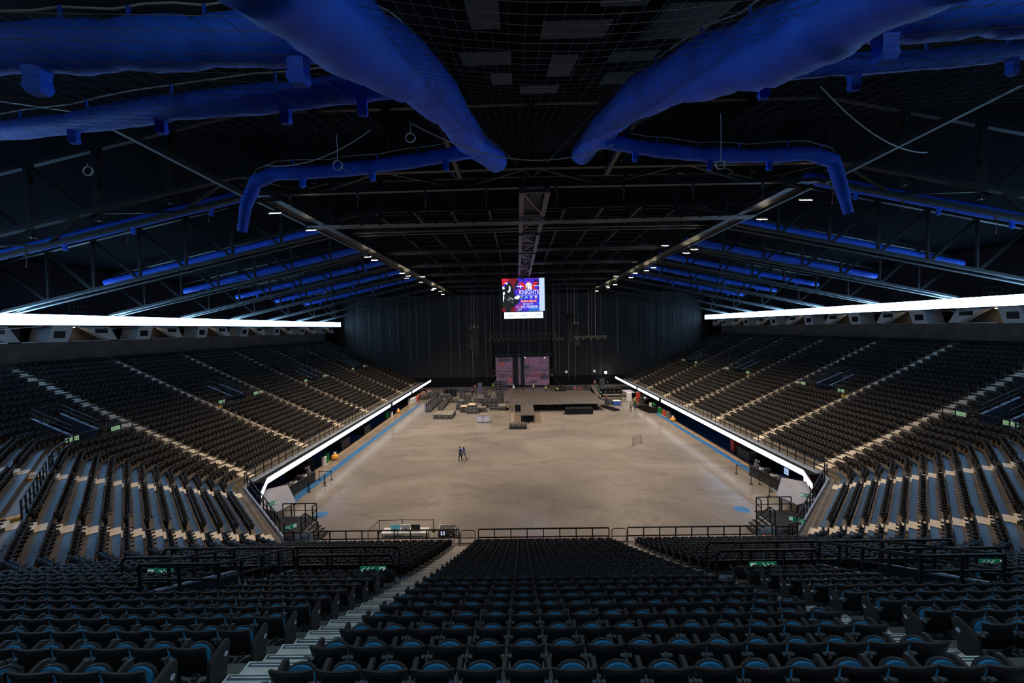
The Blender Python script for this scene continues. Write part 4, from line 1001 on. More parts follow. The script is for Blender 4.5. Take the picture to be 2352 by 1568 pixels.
art('poster_red', [[(0, 0), (.38, 0), (.34, .10), (.30, .20), (.28, .34), (.22, .16), (.16, .10), (.09, .14), (.04, .22), (0, .22)], [(.0, .90), (.05, .86), (.08, .93), (.07, 1), (0, 1)], [(.19, .95), (.26, .86), (.32, .92), (.29, 1), (.22, 1)]], S_DRED, 3)
art('poster_bright_red', [[(0, 0), (.15, 0), (.16, .05), (.13, .10), (.06, .18), (0, .18)]], S_RED, 4)
art('poster_purple', [[(.32, .45), (.36, .33), (.42, .27), (.44, .34), (.38, .38)], [(.30, .82), (.42, .74), (.50, .80), (.46, .92), (.36, 1), (.30, 1)], [(.64, .0), (.70, .0), (.67, .06)], [(.78, .0), (.83, .0), (.80, .07)], [(.36, .18), (.44, .10), (.42, .22)]], S_PURP, 3)
art('poster_sky', [[(.60, 1), (.70, .88), (.80, .92), (.875, .84), (.875, 1)], [(.80, .78), (.875, .74), (.875, .80)], [(.50, .6), (.56, .57), (.54, .66)]], S_SKY, 3)
art('poster_navy', [[(.74, .10), (.80, .02), (.875, .06), (.875, .30), (.80, .22)], [(.44, .02), (.50, .0), (.56, .06), (.48, .08)], [(.82, .30), (.875, .34), (.875, .50)]], S_NAVY, 3)
art('crest_wings', [[(.38, .12), (.50, .12), (.56, .22), (.56, .34), (.44, .34), (.50, .28), (.46, .22)], [(.86, .12), (.74, .12), (.70, .22), (.70, .34), (.82, .34), (.76, .28), (.80, .22)], [(.58, .10), (.68, .10), (.66, .18), (.60, .18)], [(.38, .42), (.44, .36), (.44, .42)], [(.82, .36), (.87, .40), (.84, .44)]], S_RED, 4)
art('crest_helmet', [[(.56, .20), (.58, .15), (.63, .13), (.68, .15), (.70, .20), (.70, .34), (.66, .36), (.64, .30), (.62, .36), (.56, .34)]], S_WHITE, 5)
art('helmet_slots', [rct(.575, .225, .615, .245), rct(.645, .225, .685, .245), [(.57, .28), (.61, .28), (.60, .34), (.57, .33)], [(.60, .155), (.615, .15), (.61, .20)], [(.66, .15), (.675, .16), (.66, .20)]], S_BLACK, 6)
art('lance_shaft', [[(.33, .245), (.36, .235), (.50, .23), (.50, .26), (.36, .255)], rct(.74, .225, .875, .245), [(.42, .19), (.435, .19), (.45, .30), (.43, .31)]], S_WHITE, 5)
art('fighter_highlights', [[(.06, .13), (.11, .12), (.15, .17), (.12, .18), (.09, .16)], [(.01, .25), (.05, .24), (.07, .30), (.04, .33), (.01, .31)], [(.16, .22), (.20, .25), (.20, .38), (.16, .43), (.12, .40), (.16, .36), (.17, .28)], [(.02, .42), (.06, .40), (.07, .46), (.04, .52), (.02, .50)], [(.02, .54), (.05, .52), (.05, .62), (.02, .72)], [(.28, .58), (.36, .52), (.40, .50), (.42, .58), (.38, .64), (.30, .62)]], S_WHITE, 5)
art('fighter_grey', [[(.14, .55), (.20, .57), (.28, .63), (.26, .66), (.18, .60)], [(.10, .61), (.16, .62), (.20, .66), (.14, .66)], [(.19, .70), (.26, .72), (.27, .75)], [(.36, .94), (.44, .91), (.46, .96), (.38, 1)]], S_GREY, 4)
art('red_banner', [rct(.435, .665, .815, .735)], S_RED, 5)
for i, (c1, c2) in enumerate(((S_GRN, S_PURP), (S_SKY, S_WHITE), (S_PALE, S_SKY), (S_WHITE, S_DRED))):
    u = .43 + i * .112
    sh = lambda a: [(u, .54), (u + .06, .54), (u + .06, .58), (u + .03, .635), (u, .58)]
    art('crest_shield', [sh(0)], c1, 5); art('shield_band', [rct(u + .003, .565, u + .057, .59)], c2, 6)
LW = lambda s, sz, u, v, m, sx=1.0, par=t: text(s, 'lettering', sz, (-3.72 + u * 7.44, -.05, H_ - v * H_), (PI / 2, 0, 0), m, par, 'CENTER', sx)
LW('KNIGHTS', 1.05, .635, .43, S_WHITE, .78); LW('INTERNATIONAL MAIN RACE CUP', .20, .635, .515, S_WHITE, .98)
LW('NUEVA FECHA', .42, .625, .70, S_WHITE, .98); LW('BOGOTÁ', .44, .61, .785, S_WHITE, .95); LW('11 DE FEBRER', .64, .585, .875, S_WHITE, 1.0)
for x in (-2.35, .05, 2.45): text('COLMED', 'lettering', .30, (x, -.05, -.72), (PI / 2, 0, 0), S_DBLUE, low, 'CENTER', .85)
for i in range(14): ubox('rigging_clamp', M_ALU, t, (-3.6 + i * .55, .2, H_ + .16), (.05, .08, .10))
for x in (-3.3, -1.1, 1.1, 3.3): ubox('hanger_rod', M_CHAIN, t, (x, .2, H_ + .45), (.04, .04, .9))

# ------------------------------------------------------------------ far end: video wall, lighting trusses, speakers, hoist cables
t = thing('video_wall', 'wide dim purple video wall behind the stage', 'video wall', (0, 109.3, .35))
MB().box((-7.4, 0, 0), (7.4, .3, 7.9)).build('wall_panel', M_CASE, t)
lp = lambda name, col: mat('wall_' + name, col, .6, emit=col, estr=.42)
PA, PB, PC, PD = lp('mauve', (.13, .075, .12)), lp('pink', (.30, .13, .21)), lp('red_brown', (.22, .06, .075)), lp('dark_mauve', (.055, .040, .06))
def patch(name, polys, m, y=-.03):
    mb = MB()
    for P in polys: mb.add([(x, y, z) for x, z in P], [tuple(range(len(P)))])
    mb.build(name, m, t)
R_ = lambda a, b, c, d: [(a, b), (c, b), (c, d), (a, d)]
patch('wall_picture', [R_(-7.35, 0, -2.7, 7.85), R_(-1.15, .2, -.5, 7.8), R_(.55, 0, 7.35, 7.85)], PA)
patch('dark_patch', [R_(-7.3, .1, -4.2, 1.3), R_(2.0, .6, 4.2, 1.6), R_(4.8, 1.6, 7.2, 2.8), R_(-6.6, 6.6, -3.2, 7.7), R_(.6, 4.6, 2.0, 5.6)], PD, -.045)
patch('red_patch', [R_(-6.8, 5.3, -4.9, 6.5), R_(-4.2, .9, -2.8, 2.2), R_(3.2, 2.2, 5.3, 3.4)], PC, -.05)
hat = []
for x0, z0, z1, n in ((-4.8, 5.2, 6.7, 6), (-4.6, 2.2, 3.6, 6), (-2.9, 1.0, 2.2, 2), (.8, 1.2, 3.4, 8), (3.0, 5.0, 5.8, 9), (5.4, 6.6, 7.8, 4), (1.8, 3.4, 4.2, 9), (-6.9, 3.8, 4.6, 9)):
    for i in range(n): x = x0 + i * .42; hat.append([(x, z0), (x + .13, z0), (x + .13 + (z1 - z0) * .45, z1), (x + (z1 - z0) * .45, z1)])
hat = [h for h in hat if max(p[0] for p in h) < 7.3 and not any(-2.6 < p[0] < -1.2 or -.4 < p[0] < .5 for p in h)]
patch('pink_hatching', hat, PB, -.055)
gr = []
for x0, z0, x1, z1 in ((-7.3, 2.0, -6.3, 3.2), (.7, 5.8, 4.8, 7.6), (3.6, .1, 7.2, 1.5), (6.4, 2.6, 7.3, 3.8)):
    q = x0
    while q < x1: gr.append(R_(q, z0, q + .06, z1)); q += .3
    q = z0
    while q < z1: gr.append(R_(x0, q, x1, q + .06)); q += .3
patch('fine_grid', gr, PB, -.06)
for i in range(2): MB().box((-.12, -.1, -.12), (.12, 0, .12)).build('bright_pixel_block', scr('hot', (1, 1, 1), 3), t, ((.75, 0, 7.7), (6.1, 0, 7.55))[i])
def box_truss(t, L, s=.3, m=M_METAL, n=None):
    for y in (-s / 2, s / 2):
        for z in (0, s): ubox('chord', m, t, (0, y, z), (L, .05, .05))
    n = n or int(L / .8)
    for i in range(n):
        x0 = -L / 2 + L * i / n; x1 = x0 + L / n
        mb = MB(); mb.beam((x0, -s / 2, 0 if i % 2 else s), (x1, -s / 2, s if i % 2 else 0), .035); mb.build('lattice_bar', m, t)
def stage_head(t, x, z, m=M_CASE):
    mb = MB(); mb.tube([(x, 0, z), (x, -.08, z - .22), (x, -.2, z - .42)], [.09, .14, .17], 8); mb.build('lamp_head', m, t)
defs = [((0.2, 92.0, 14.7), 15.4, 'upper of the two lighting trusses hung over the stage', 14), ((0.2, 90.0, 13.6), 18.2, 'lower of the two lighting trusses hung over the stage', 18), ((0.1, 107.0, 8.8), 15.8, 'lighting truss along the top edge of the video wall', 8), ((-.1, 106.0, 4.6), 16.4, 'upper lighting truss in front of the video wall', 0), ((-.1, 105.6, 3.6), 16.4, 'lower lighting truss crowded with lamp heads before the video wall', 20), ((14.5, 90, 13.7), 9.0, 'short lighting truss right of the hanging screen', 6)]
M_TRS = mat('worn_truss_alloy', (.11, .10, .09), .4, .6)
for p, L, lb, n in defs:
    t = thing('lighting_truss', lb, 'lighting truss', p, 0, 'lighting trusses over the stage'); box_truss(t, L, .35, M_TRS)
    for i in range(n): stage_head(t, -L / 2 + .5 + i * (L - 1) / max(n - 1, 1), -.05, M_CASE)
def array(p, n, label, up, bend):
    t = thing('line_array', label, 'loudspeaker', p, 0, 'hanging loudspeaker columns'); x = y = z = 0.0
    for i in range(n):
        a = bend * i / n; mb = MB(); mb.prism([(-.62, .0, -.17), (-.62, .55, -.15), (-.62, .55, .15), (-.62, .0, .17)], (0, 0, 0), (1.24, 0, 0))
        o = mb.build('speaker_cabinet', M_DARK, t, (0, y, z)); o.rotation_euler = (a, 0, 0); z -= .345; y += .02 + a * .3
    ubox('fly_bar', M_METAL, t, (0, .25, .25), (1.1, .6, .08))
    for q in (-.4, .4):
        ubox('hoist_motor', M_CHAIN, t, (q, .25, .55), (.18, .18, .45)); ubox('hoist_chain', M_CHAIN, t, (q, .25, .7 + up / 2), (.035, .035, up))
array((-11.7, 92, 15.9), 14, 'curved black loudspeaker column hanging outermost on the left', 8.5, -.55)
array((-10.3, 88, 16.1), 18, 'long straight black loudspeaker column inside the left pair', 8.0, -.2)
array((10.1, 86, 18.9), 18, 'long straight black loudspeaker column inside the right pair', 5.6, -.2)
array((12.4, 92, 16.5), 14, 'curved blue-black loudspeaker column hanging outermost on the right', 8.2, -.5)
k = 0
for x, y, z0, z1 in [(-44.5, 108, 13, 18.5), (-41.6, 108, 12, 19), (-38.9, 108, 11, 19.5), (-36, 108, 10, 20), (-33.8, 108, 9, 20.5), (-30.5, 108, 8, 21), (-28.6, 108, 7.5, 21.5), (-25.2, 108, 6, 22.5), (-19.4, 108, 3.5, 23.5), (-17.0, 108, 3, 23.5), (-14.9, 108, 3, 23.6), (-12.6, 100, 3, 24), (-9.2, 100, 3, 24.2), (-7.8, 98, 8, 24.2),
        (-6.6, 91, 13.8, 24.9), (-4.9, 91, 13.8, 24.9), (-3.4, 92.2, 4, 24.9), (-2.0, 91, 13.8, 24.9), (-.9, 91, 5, 24.9), (.3, 92.2, 4, 24.9), (1.4, 91, 5, 24.9), (2.5, 91, 13.8, 24.9), (3.9, 92.2, 4, 24.9), (5.3, 91, 13.8, 24.9), (7.0, 91, 13.8, 24.9), (8.1, 99, 5, 24.2), (9.2, 99, 4, 24.2), (11.4, 99, 3, 24.0), (13.1, 99, 3, 24), (14.9, 90, 14, 24.5), (16.4, 90, 14, 24.5), (18.5, 106, 3, 23.6), (21.0, 106, 3, 23.2), (25.6, 107, 5, 22.4), (34.6, 107, 8, 20.4), (37.8, 107, 10, 19.8), (40.8, 107, 11, 19.2), (44.0, 107, 12.5, 18.5)]:
    z1 = zdeck(x, y) + .03
    mb = MB(); mb.tube([(0, 0, 0), (random.uniform(-.05, .05), 0, (z1 - z0) / 2), (0, 0, z1 - z0)], .038, 5)
    o = mb.build('hoist_cable', M_CHAIN, None, (x, y, z0)); tag(o, f'thin hoist cable hanging before the end curtain, {ORD[k]} from the left', 'cable', 'hoist cables at the stage end'); k += 1
for x, z, lb in ((12.2, 5.9, 'left'), (20.0, 6.0, 'right')):
    t = thing('wall_sign', f'small pale square sign on the end curtain, {lb} of the two', 'sign', (x, 110.7, z - 2.2), 0, 'square signs on the end curtain'); MB().box((-.32, -.04, -.32), (.32, .04, .32)).build('sign_face', mat('pale_sign_face', (.4, .45, .48), .5, emit=(.45, .55, .6), estr=.5), t)
t = thing('wall_lamp', 'single bright white lamp low on the far end wall, beside the right stand', 'lamp', (23.0, 110.2, 3.4)); MB().box((-.28, -.1, -.28), (.28, .1, .28)).build('lamp_face', M_LAMPC, t); MB().box((-.34, .1, -.34), (.34, .6, .34)).build('housing', M_CASE, t)

# ------------------------------------------------------------------ stage
t = thing('concert_stage', 'low wide stage of grey deck panels with a silver front edge', 'stage', (6.2, 83.5, 0))
for i in range(15):
    for j in range(8):
        ubox('deck_panel', M_STAGE, t, (-8.5 + i * 1.207 + .05, -6.15 + j * 1.86 + .0, 1.44 + .004 * ((i * 7 + j * 3) % 3)), (1.185, 1.84, .12))
    ubox('front_edging', M_ALU, t, (-8.5 + i * 1.207 + .05, -7.12, 1.44), (1.17, .06, .13))
for i in range(16):
    for y in (-7.0, -3.2, .6, 4.4, 8.2): ubox('leg', M_METAL, t, (-9.05 + i * 1.2, y, .69), (.07, .07, 1.38))
for x in (-9.05, -8.0, 8.0, 9.0):
    mb = MB(); mb.beam((x, -7.0, .15), (x + .9 * (1 if x < 0 else -1), -7.0, 1.3), .05); mb.beam((x, -6.9, .7), (x, -3.2, .7), .05); mb.build('cross_brace', M_METAL, t)
MB().box((-7.3, -6.2, 0.02), (8.0, -6.12, 1.38)).build('black_skirt', M_DARK, t)
for i in range(14): ubox('back_rail_post', M_METAL, t, (-8.6 + i * 1.3, 8.4, 2.0), (.04, .04, 1.0))
for z in (1.75, 2.1, 2.48): ubox('back_rail', M_METAL, t, (-.2, 8.4, z), (17, .035, .035))
t = thing('stage_runway', 'narrow runway pushed out from the stage front over an open frame', 'runway', (.35, 71.9, 0))
for j in range(5): ubox('deck_panel', M_STAGE, t, (0, -3.6 + j * 1.86, 1.40), (2.42, 1.84, .12))
ubox('front_edging', M_ALU, t, (0, -4.56, 1.40), (2.42, .06, .13))
for x in (-1.15, 1.15):
    for y in (-4.5, -1.5, 1.5, 4.4): ubox('leg', M_METAL, t, (x, y, .67), (.08, .08, 1.34))
MB().box((-1.1, -3.4, .0), (1.1, -3.3, 1.3)).build('black_skirt', M_DARK, t)
for z in (.18, .48, .78, 1.08): ubox('step_bar', M_METAL, t, (0, -4.45, z), (2.1, .10, .05))
for x in (-.35, .35): ubox('upright', M_METAL, t, (x, -4.4, .65), (.05, .05, 1.3))
for x in (-.95, .95):
    for z in (.25, .55, .85, 1.15): ubox('bolt_plate', M_ALU, t, (x, -4.52, z), (.12, .03, .05))
t = thing('covered_equipment', 'long low heap of gear under a black cloth before the stage', 'covered gear', (10.1, 74.2, 0))
mb = MB(); pr = [(-2.55, -.75, 0), (2.45, -.75, 0), (2.6, .8, 0), (-2.6, .8, 0)]; tpz = [(-2.65, -.7, 1.02), (2.5, -.7, 1.0), (2.55, .75, 1.1), (-2.55, .75, 1.08)]
mb.add(pr + tpz, [(0, 1, 5, 4), (1, 2, 6, 5), (2, 3, 7, 6), (3, 0, 4, 7), (4, 5, 6, 7)]); mb.build('black_cloth', M_DARK, t)
for i in range(12): ubox('cloth_fold', M_DARK2, t, (-2.3 + i * .42, -.76, .45), (.05, .05, .9))
t = thing('lamp_bar', 'low black bar of eight stage lamps standing on the floor', 'lamp bar', (-1.35, 63.7, 0))
MB().box((-1.42, -.3, .08), (1.42, .3, .72)).build('case_body', M_CASE, t)
for i in range(8): MB().tube([(-1.2 + i * .343, -.31, .55), (-1.2 + i * .343, -.33, .55)], .10, 10).build('lamp_lens', M_ALU, t)
for i in range(8): stage_head(t, -1.2 + i * .343, 1.05)
for x in (-1.2, 1.2): ubox('foot', M_METAL, t, (x, 0, .04), (.15, .5, .08))

# ------------------------------------------------------------------ road cases
_case = {}
def case(x, y, z, w_, d_, h_, rz, label, body=M_CASE, grp='flight cases on the floor', lid=None, wheels=True):
    key = (w_, d_, h_, body.name, lid.name if lid else '')
    t = thing('flight_case', label, 'case', (x, y, z), rz, grp)
    if key not in _case:
        b = MB(); z0 = .12 if wheels else 0.0; e = .035
        b.box((-w_ / 2, -d_ / 2, z0), (w_ / 2, d_ / 2, h_ - (.0 if not lid else .05)))
        ed = MB(); X, Y = w_ / 2, d_ / 2
        for zz in (z0, z0 + (h_ - z0) * .72, h_):
            for q in (-1, 1): ed.beam((-X, q * Y, zz), (X, q * Y, zz), e * 1.3); ed.beam((q * X, -Y, zz), (q * X, Y, zz), e * 1.3)
        for q in (-1, 1):
            for r in (-1, 1): ed.beam((q * X, r * Y, z0), (q * X, r * Y, h_), e * 1.3)
        for q in (-.5, .5): ed.box((q * X - .09, -Y - .02, z0 + (h_ - z0) * .35), (q * X + .09, -Y, z0 + (h_ - z0) * .55))
        c = MB()
        for q in (-1, 1):
            for r in (-1, 1): c.cyl((q * (X - .12), r * (Y - .12)), .05, 0, z0, 6)
        L = MB(); L.box((-X + .05, -Y + .05, h_ - .05), (X - .05, Y - .05, h_ + .012))
        _case[key] = (b.mesh('case_body', body), ed.mesh('metal_edging', M_ALU), c.mesh('casters', M_METAL), L.mesh('lid', lid) if lid else None)
    B, E_, C_, L_ = _case[key]
    link('case_body', B, t); link('metal_edging', E_, t)
    if wheels: o = link('caster_set', C_, t); o['kind'] = 'stuff'
    if L_: link('lid', L_, t)
    return t
for i in range(7): case(-19.0 + i * .03, 78.0 + i * 1.75, 0, 1.15, 1.2, .78, 0, f'open lamp case in the outer of two long rows, {ORD[i]} from the camera', grp='long rows of open cases')
for i in range(6):
    t = thing('case_lid', f'upright black case lid leaning beside the outer row, {ORD[i]} from the camera', 'lid', (-20.1, 80.2 + i * 1.8, 0), 0, 'case lids beside the outer row'); ubox('lid_panel', M_CASE, t, (0, 0, .62), (.28, 1.1, 1.24)); ubox('edge_strip', M_ALU, t, (0, -.56, .62), (.30, .04, 1.24))
for i in range(8): case(-16.9 - i * .02, 79.2 + i * 1.72, 0, .95, 1.2, .85, 0, f'open lamp case in the inner of two long rows, {ORD[i]} from the camera', grp='long rows of open cases')
for i in range(3): case(-16.2 + i * 1.17, 73.4, 0, 1.12, 3.6 + i * .25, .78, 0, f'long grey-topped case lying side by side on open floor, {["outer", "middle", "inner"][i]} of three', lid=M_CASEG, grp='three long grey-topped cases')
for i in range(2):
    t = thing('white_case', f'pale lavender stacked case with grey top, {["left", "right"][i]} of the pair', 'case', (-8.0 + i * 1.12, 68.7, 0), 0, 'pair of pale lavender cases')
    MB().box((-.52, -.5, .08), (.52, .5, .64)).build('lower_tub', M_LAV, t); MB().box((-.53, -.42, .66), (.50, .5, 1.2)).build('upper_tub', M_LAV, t); MB().box((-.55, -.45, 1.2), (.53, .55, 1.26)).build('lid', M_CASEG, t)
    for q in range(5): ubox('rib', M_WHITEP, t, (0, -.51, .16 + q * .1), (.92, .02, .02))
    for q in (-.4, .4): ubox('foot', M_METAL, t, (q, 0, .04), (.1, .7, .08))
def grid(x0, y0, nx, ny, nz, w_, d_, h_, desc, body=M_CASE, lid=None, gap=.04, grp='flight cases left of the stage'):
    n = 0
    for j in range(ny):
        for i in range(nx):
            for q in range(nz):
                lv = f', {["bottom", "second", "third", "top"][q] if nz > 1 else ""} layer' if nz > 1 else ''
                case(x0 + i * (w_ + gap), y0 + j * (d_ + gap), q * (h_ + .03), w_, d_, h_, 0, f'{desc}{", " + ORD[i] + " across" if nx > 1 else ""}{", " + ORD[j] + " deep" if ny > 1 else ""}{lv}', body, grp, lid); n += 1
grid(-10.9, 76.0, 3, 1, 1, .72, .9, 1.05, 'black case of the near trio with white V marks')
grid(-12.0, 78.0, 1, 1, 1, 1.35, 2.2, 1.05, 'broad black case with plain beige top', lid=M_BEIGE)
grid(-10.4, 78.2, 1, 1, 1, 1.5, 2.6, 1.35, 'tallest beige-topped case beside its broader twin', lid=M_BEIGE)
grid(-8.4, 81.0, 4, 1, 2, .82, .9, .95, 'black case in the wide double row')
grid(-8.4, 77.6, 1, 1, 1, 1.5, 1.5, .9, 'grey lidded case before the double row', lid=M_CASEG)
grid(-6.6, 79.2, 2, 1, 1, .8, .9, 1.0, 'black case closing the end of the double row')
grid(-4.5, 79.4, 1, 1, 1, 1.5, 2.8, .85, 'long black case nearest the stage corner', lid=M_CASEG)
grid(-13.4, 80.0, 1, 2, 1, .9, 1.0, .9, 'black case on the outer edge of the cluster')
grid(-13.8, 83.4, 2, 1, 1, .8, 1.0, 1.0, 'black case behind the outer edge')
grid(-5.6, 86.2, 2, 1, 3, .82, .9, .86, 'black case in the tall stack by the stage')
grid(-7.6, 85.0, 1, 1, 2, .85, .9, .9, 'black case in the narrow stack behind the double row')
grid(-10.6, 86.6, 3, 2, 1, 1.0, 1.2, .7, 'low dark case in the middle of the cluster')
grid(-12.9, 87.2, 2, 1, 2, .8, 1.0, .8, 'dark case stacked behind the cluster')
grid(-15.6, 87.8, 1, 1, 1, 2.0, 1.5, .5, 'wide low silver-edged case lying alone')
grid(-14.6, 92.8, 1, 1, 3, .85, .9, .8, 'case in the slim stack beyond the cluster')
grid(-9.0, 93.4, 1, 1, 3, .8, .9, .8, 'case in the far slim stack')
grid(-24.2, 92.0, 2, 1, 1, 1.2, 1.2, 1.0, 'dark case near the left ribbon', grp='flight cases far left')
grid(-22.4, 93.5, 2, 2, 1, 1.3, 1.4, 1.1, 'dark case in the far left group', grp='flight cases far left')
grid(-19.2, 94.0, 2, 1, 1, 1.2, 1.0, .8, 'silver-edged case in front of the dark heap', lid=M_CASEG, grp='flight cases far left')
M_VIO = mat('violet_label_case', (.10, .07, .24), .5)
grid(-10.8, 99.0, 1, 1, 3, 1.0, .9, .85, 'violet-fronted case in the bright stack', M_VIO)
grid(-16.5, 101.5, 4, 1, 1, 1.2, 1.0, 1.1, 'dark case in the back row by the curtain', grp='flight cases far back')
grid(-20.0, 103.5, 3, 1, 1, 1.4, 1.0, .9, 'dark case against the end curtain', grp='flight cases far back')
grid(-6.9, 103.5, 2, 1, 2, 1.0, 1.0, 1.2, 'tall dark case by the video wall edge', grp='flight cases far back')
grid(16.2, 101.5, 3, 1, 1, 1.3, 1.1, 1.1, 'dark case behind the stage corner', grp='flight cases far back')
grid(20.4, 103.0, 1, 1, 2, 1.1, 1.0, 1.3, 'tall case by the end curtain', grp='flight cases far back')
grid(9.5, 102.5, 4, 1, 1, 1.2, 1.0, 1.0, 'silver-edged case behind the stage', lid=M_CASEG, grp='flight cases far back')
grid(17.4, 82.4, 1, 1, 1, 1.2, 1.4, 1.0, 'black case with buckles beside the blue cool box', grp='gear right of the stage')
t = thing('cool_box', 'blue cool box with a white lid beside a black case', 'box', (18.9, 81.6, 0), 0); MB().box((-.75, -.5, .05), (.75, .5, .85)).build('box_body', mat('blue_plastic', (.03, .10, .42), .4), t); MB().box((-.78, -.53, .85), (.78, .53, .98)).build('lid', M_WHITEP, t)
t = thing('dark_heap', 'soft heap of black curtain bundles by the far left cases', 'bundle', (-17.4, 95.5, 0)); mb = MB()
for i in range(9): mb.tube([(-1.4 + (i % 3) * 1.0, -.8, .35 + (i // 3) * .5), (-1.3 + (i % 3) * 1.0, .9, .4 + (i // 3) * .5)], [.42, .46], 8)
mb.build('black_bundle', M_DARK2, t)
def table(p, w_, d_, h_, rz, label, top, grp=None):
    t = thing('work_table', label, 'table', p, rz, grp); ubox('table_top', top, t, (0, 0, h_), (w_, d_, .06))
    for x in (-1, 1):
        for y in (-1, 1): ubox('leg', M_METAL, t, (x * (w_ / 2 - .08), y * (d_ / 2 - .08), h_ / 2), (.05, .05, h_))
    return t
t = thing('deck_stack', 'large black stack of folded deck frames right behind the stage corner', 'deck stack', (19.8, 92.5, 0))
for i in range(7): ubox('frame', M_METAL, t, (0, 0, .22 + i * .27), (5.6, 2.6, .16))
for x in (-2.6, -.9, .9, 2.6): ubox('upright', M_CASE, t, (x, -1.25, 1.05), (.16, .14, 2.1))
for i in range(5): MB().tube([(-2.0 + i, -1.36, 1.2), (-2.0 + i, -1.4, 1.2)], .16, 8).build('round_plate', M_CASEG, t)
table((19.4, 87.6, 0), 4.0, 1.6, 1.1, 0, 'long grey-topped table heaped with dark cloth', M_CASEG); table((24.0, 90.5, 0), 2.4, 4.0, 1.3, .2, 'grey covered bench near the right ribbon', M_LAV)
t = thing('barrow_rack', 'low open metal rack lying on the floor by the stage corner', 'rack', (16.6, 77.6, 0), .35)
for i in range(9): ubox('slat', M_METAL, t, (0, -2.2 + i * .55, .28), (1.3, .12, .35))
for x in (-.62, .62): ubox('side_rail', M_METAL, t, (x, 0, .2), (.08, 4.9, .12))
for i in range(6): ubox('fitting', M_ALU, t, (.3, -2.1 + i * .7, .5), (.12, .12, .10))
t = thing('folding_stairs', 'wheeled metal stair unit folded beside the right ribbon', 'stairs', (23.2, 79.0, 0), .1)
for i in range(7): ubox('step', M_METAL, t, (-1.2 + i * .38, 0, .3 + i * .24), (.36, 1.3, .05))
for y in (-.65, .65):
    mb = MB(); mb.beam((-1.4, y, .15), (1.4, y, 1.85), .08); mb.beam((-1.4, y, 1.1), (1.4, y, 2.8), .05); mb.build('stringer', M_METAL, t)
for i in range(9): ubox('rail_bar', M_METAL, t, (-.2, -1.2 - i * .55, .35), (1.8, .05, .6))
ubox('base_frame', M_METAL, t, (0, -1.2, .08), (2.4, 6.0, .1)); ubox('name_plate', M_WHITEP, t, (.4, -.70, 2.0), (.5, .03, .3))
t = thing('black_tent', 'small black pop-up tent against the right ribbon', 'tent', (25.6, 81.6, 0)); mb = MB(); mb.add([(-1.4, -1.4, 1.75), (1.4, -1.4, 1.75), (1.4, 1.4, 1.75), (-1.4, 1.4, 1.75), (0, 0, 2.2)], [(0, 1, 4), (1, 2, 4), (2, 3, 4), (3, 0, 4)]); mb.build('tent_roof', M_DARK2, t)
for x in (-1.3, 1.3):
    for y in (-1.3, 1.3): ubox('pole', M_METAL, t, (x, y, .9), (.05, .05, 1.8))
MB().box((-1.35, 1.3, .1), (1.35, 1.36, 1.75)).build('side_cloth', M_DARK2, t)
t = thing('mobile_crane', 'small dark crawler crane with raised jib behind the stage', 'crane', (9.4, 100.0, 0)); MB().box((-1.1, -1, .1), (1.1, 1, 1.2)).build('chassis', M_CASE, t); mb = MB(); mb.beam((.4, 0, 1.1), (-2.0, 0, 4.2), .3); mb.build('jib', M_METAL, t); MB().box((-2.15, -.15, 4.1), (-1.9, .15, 4.45)).build('jib_head', M_ALU, t)
for y in (-.9, .9): ubox('track', M_METAL, t, (0, y, .22), (2.6, .35, .44))
t = thing('stage_ramp_rail', 'sloping dark gangway with a green lit handrail at the stage side', 'gangway', (16.3, 90.5, 0)); mb = MB(); mb.prism([(-.5, -3.6, .8), (.6, -3.6, .8), (.6, 3.6, 2.3), (-.5, 3.6, 2.3)], (0, 0, 0), (0, 0, .12)); mb.build('gangway_deck', M_STAGE, t); mb = MB(); mb.beam((.6, -3.6, 1.5), (.6, 3.6, 3.0), .07); mb.build('hand_rail', emis('green_glow_rail', (.10, .45, .12), .6), t)
for i in range(5): ubox('support', M_METAL, t, (0, -3.4 + i * 1.7, .4 + i * .17), (.9, .08, .8 + i * .36))
# crowd barrier, stanchions
t = thing('crowd_barrier', 'single steel crowd barrier standing alone on the open floor', 'barrier', (14.95, 54.3, 0), math.atan2(1.15, 1.41))
W2 = 1.02; mb = MB(); mb.tube([(-W2, 0, .0), (-W2, 0, 1.18), (W2, 0, 1.18), (W2, 0, 0)], .026, 6); mb.beam((-W2, 0, .92), (W2, 0, .92), .03); mb.beam((-W2, 0, .2), (W2, 0, .2), .03); mb.build('frame', M_METAL, t)
for i in range(13): ubox('bar', M_METAL, t, (-W2 + (i + 1) * W2 * 2 / 14, 0, .56), (.016, .016, .72))
for x in (-W2, W2): ubox('foot', M_METAL, t, (x, 0, .02), (.07, .62, .04))
_st = None
def stanchions(ptsl, label, belts, grp):
    global _st
    if _st is None:
        b = MB(); b.cyl((0, 0), .17, 0, .03, 12); b = b.mesh('base_disc', M_METAL); p = MB(); p.cyl((0, 0), .032, .03, .98, 8); p.cyl((0, 0), .045, .92, 1.0, 8); _st = (b, p.mesh('pole', M_METAL))
    for i, (x, y) in enumerate(ptsl):
        t = thing('belt_stanchion', f'{label}, {ORD[i]} from the camera', 'stanchion', (x, y, 0), 0, grp); link('base_disc', _st[0], t); link('pole', _st[1], t)
        for j in (b for a, b in belts if a == i):
            q = Vector((ptsl[j][0] - x, ptsl[j][1] - y, 0)); d = q.normalized(); mb = MB(); L = q.length; mb.beam(d * .05 + Vector((0, 0, .95)), q / 2 + Vector((0, 0, .93)), .012, .05); mb.beam(q / 2 + Vector((0, 0, .93)), q - d * .05 + Vector((0, 0, .95)), .012, .05); mb.build('belt', M_METAL, t)
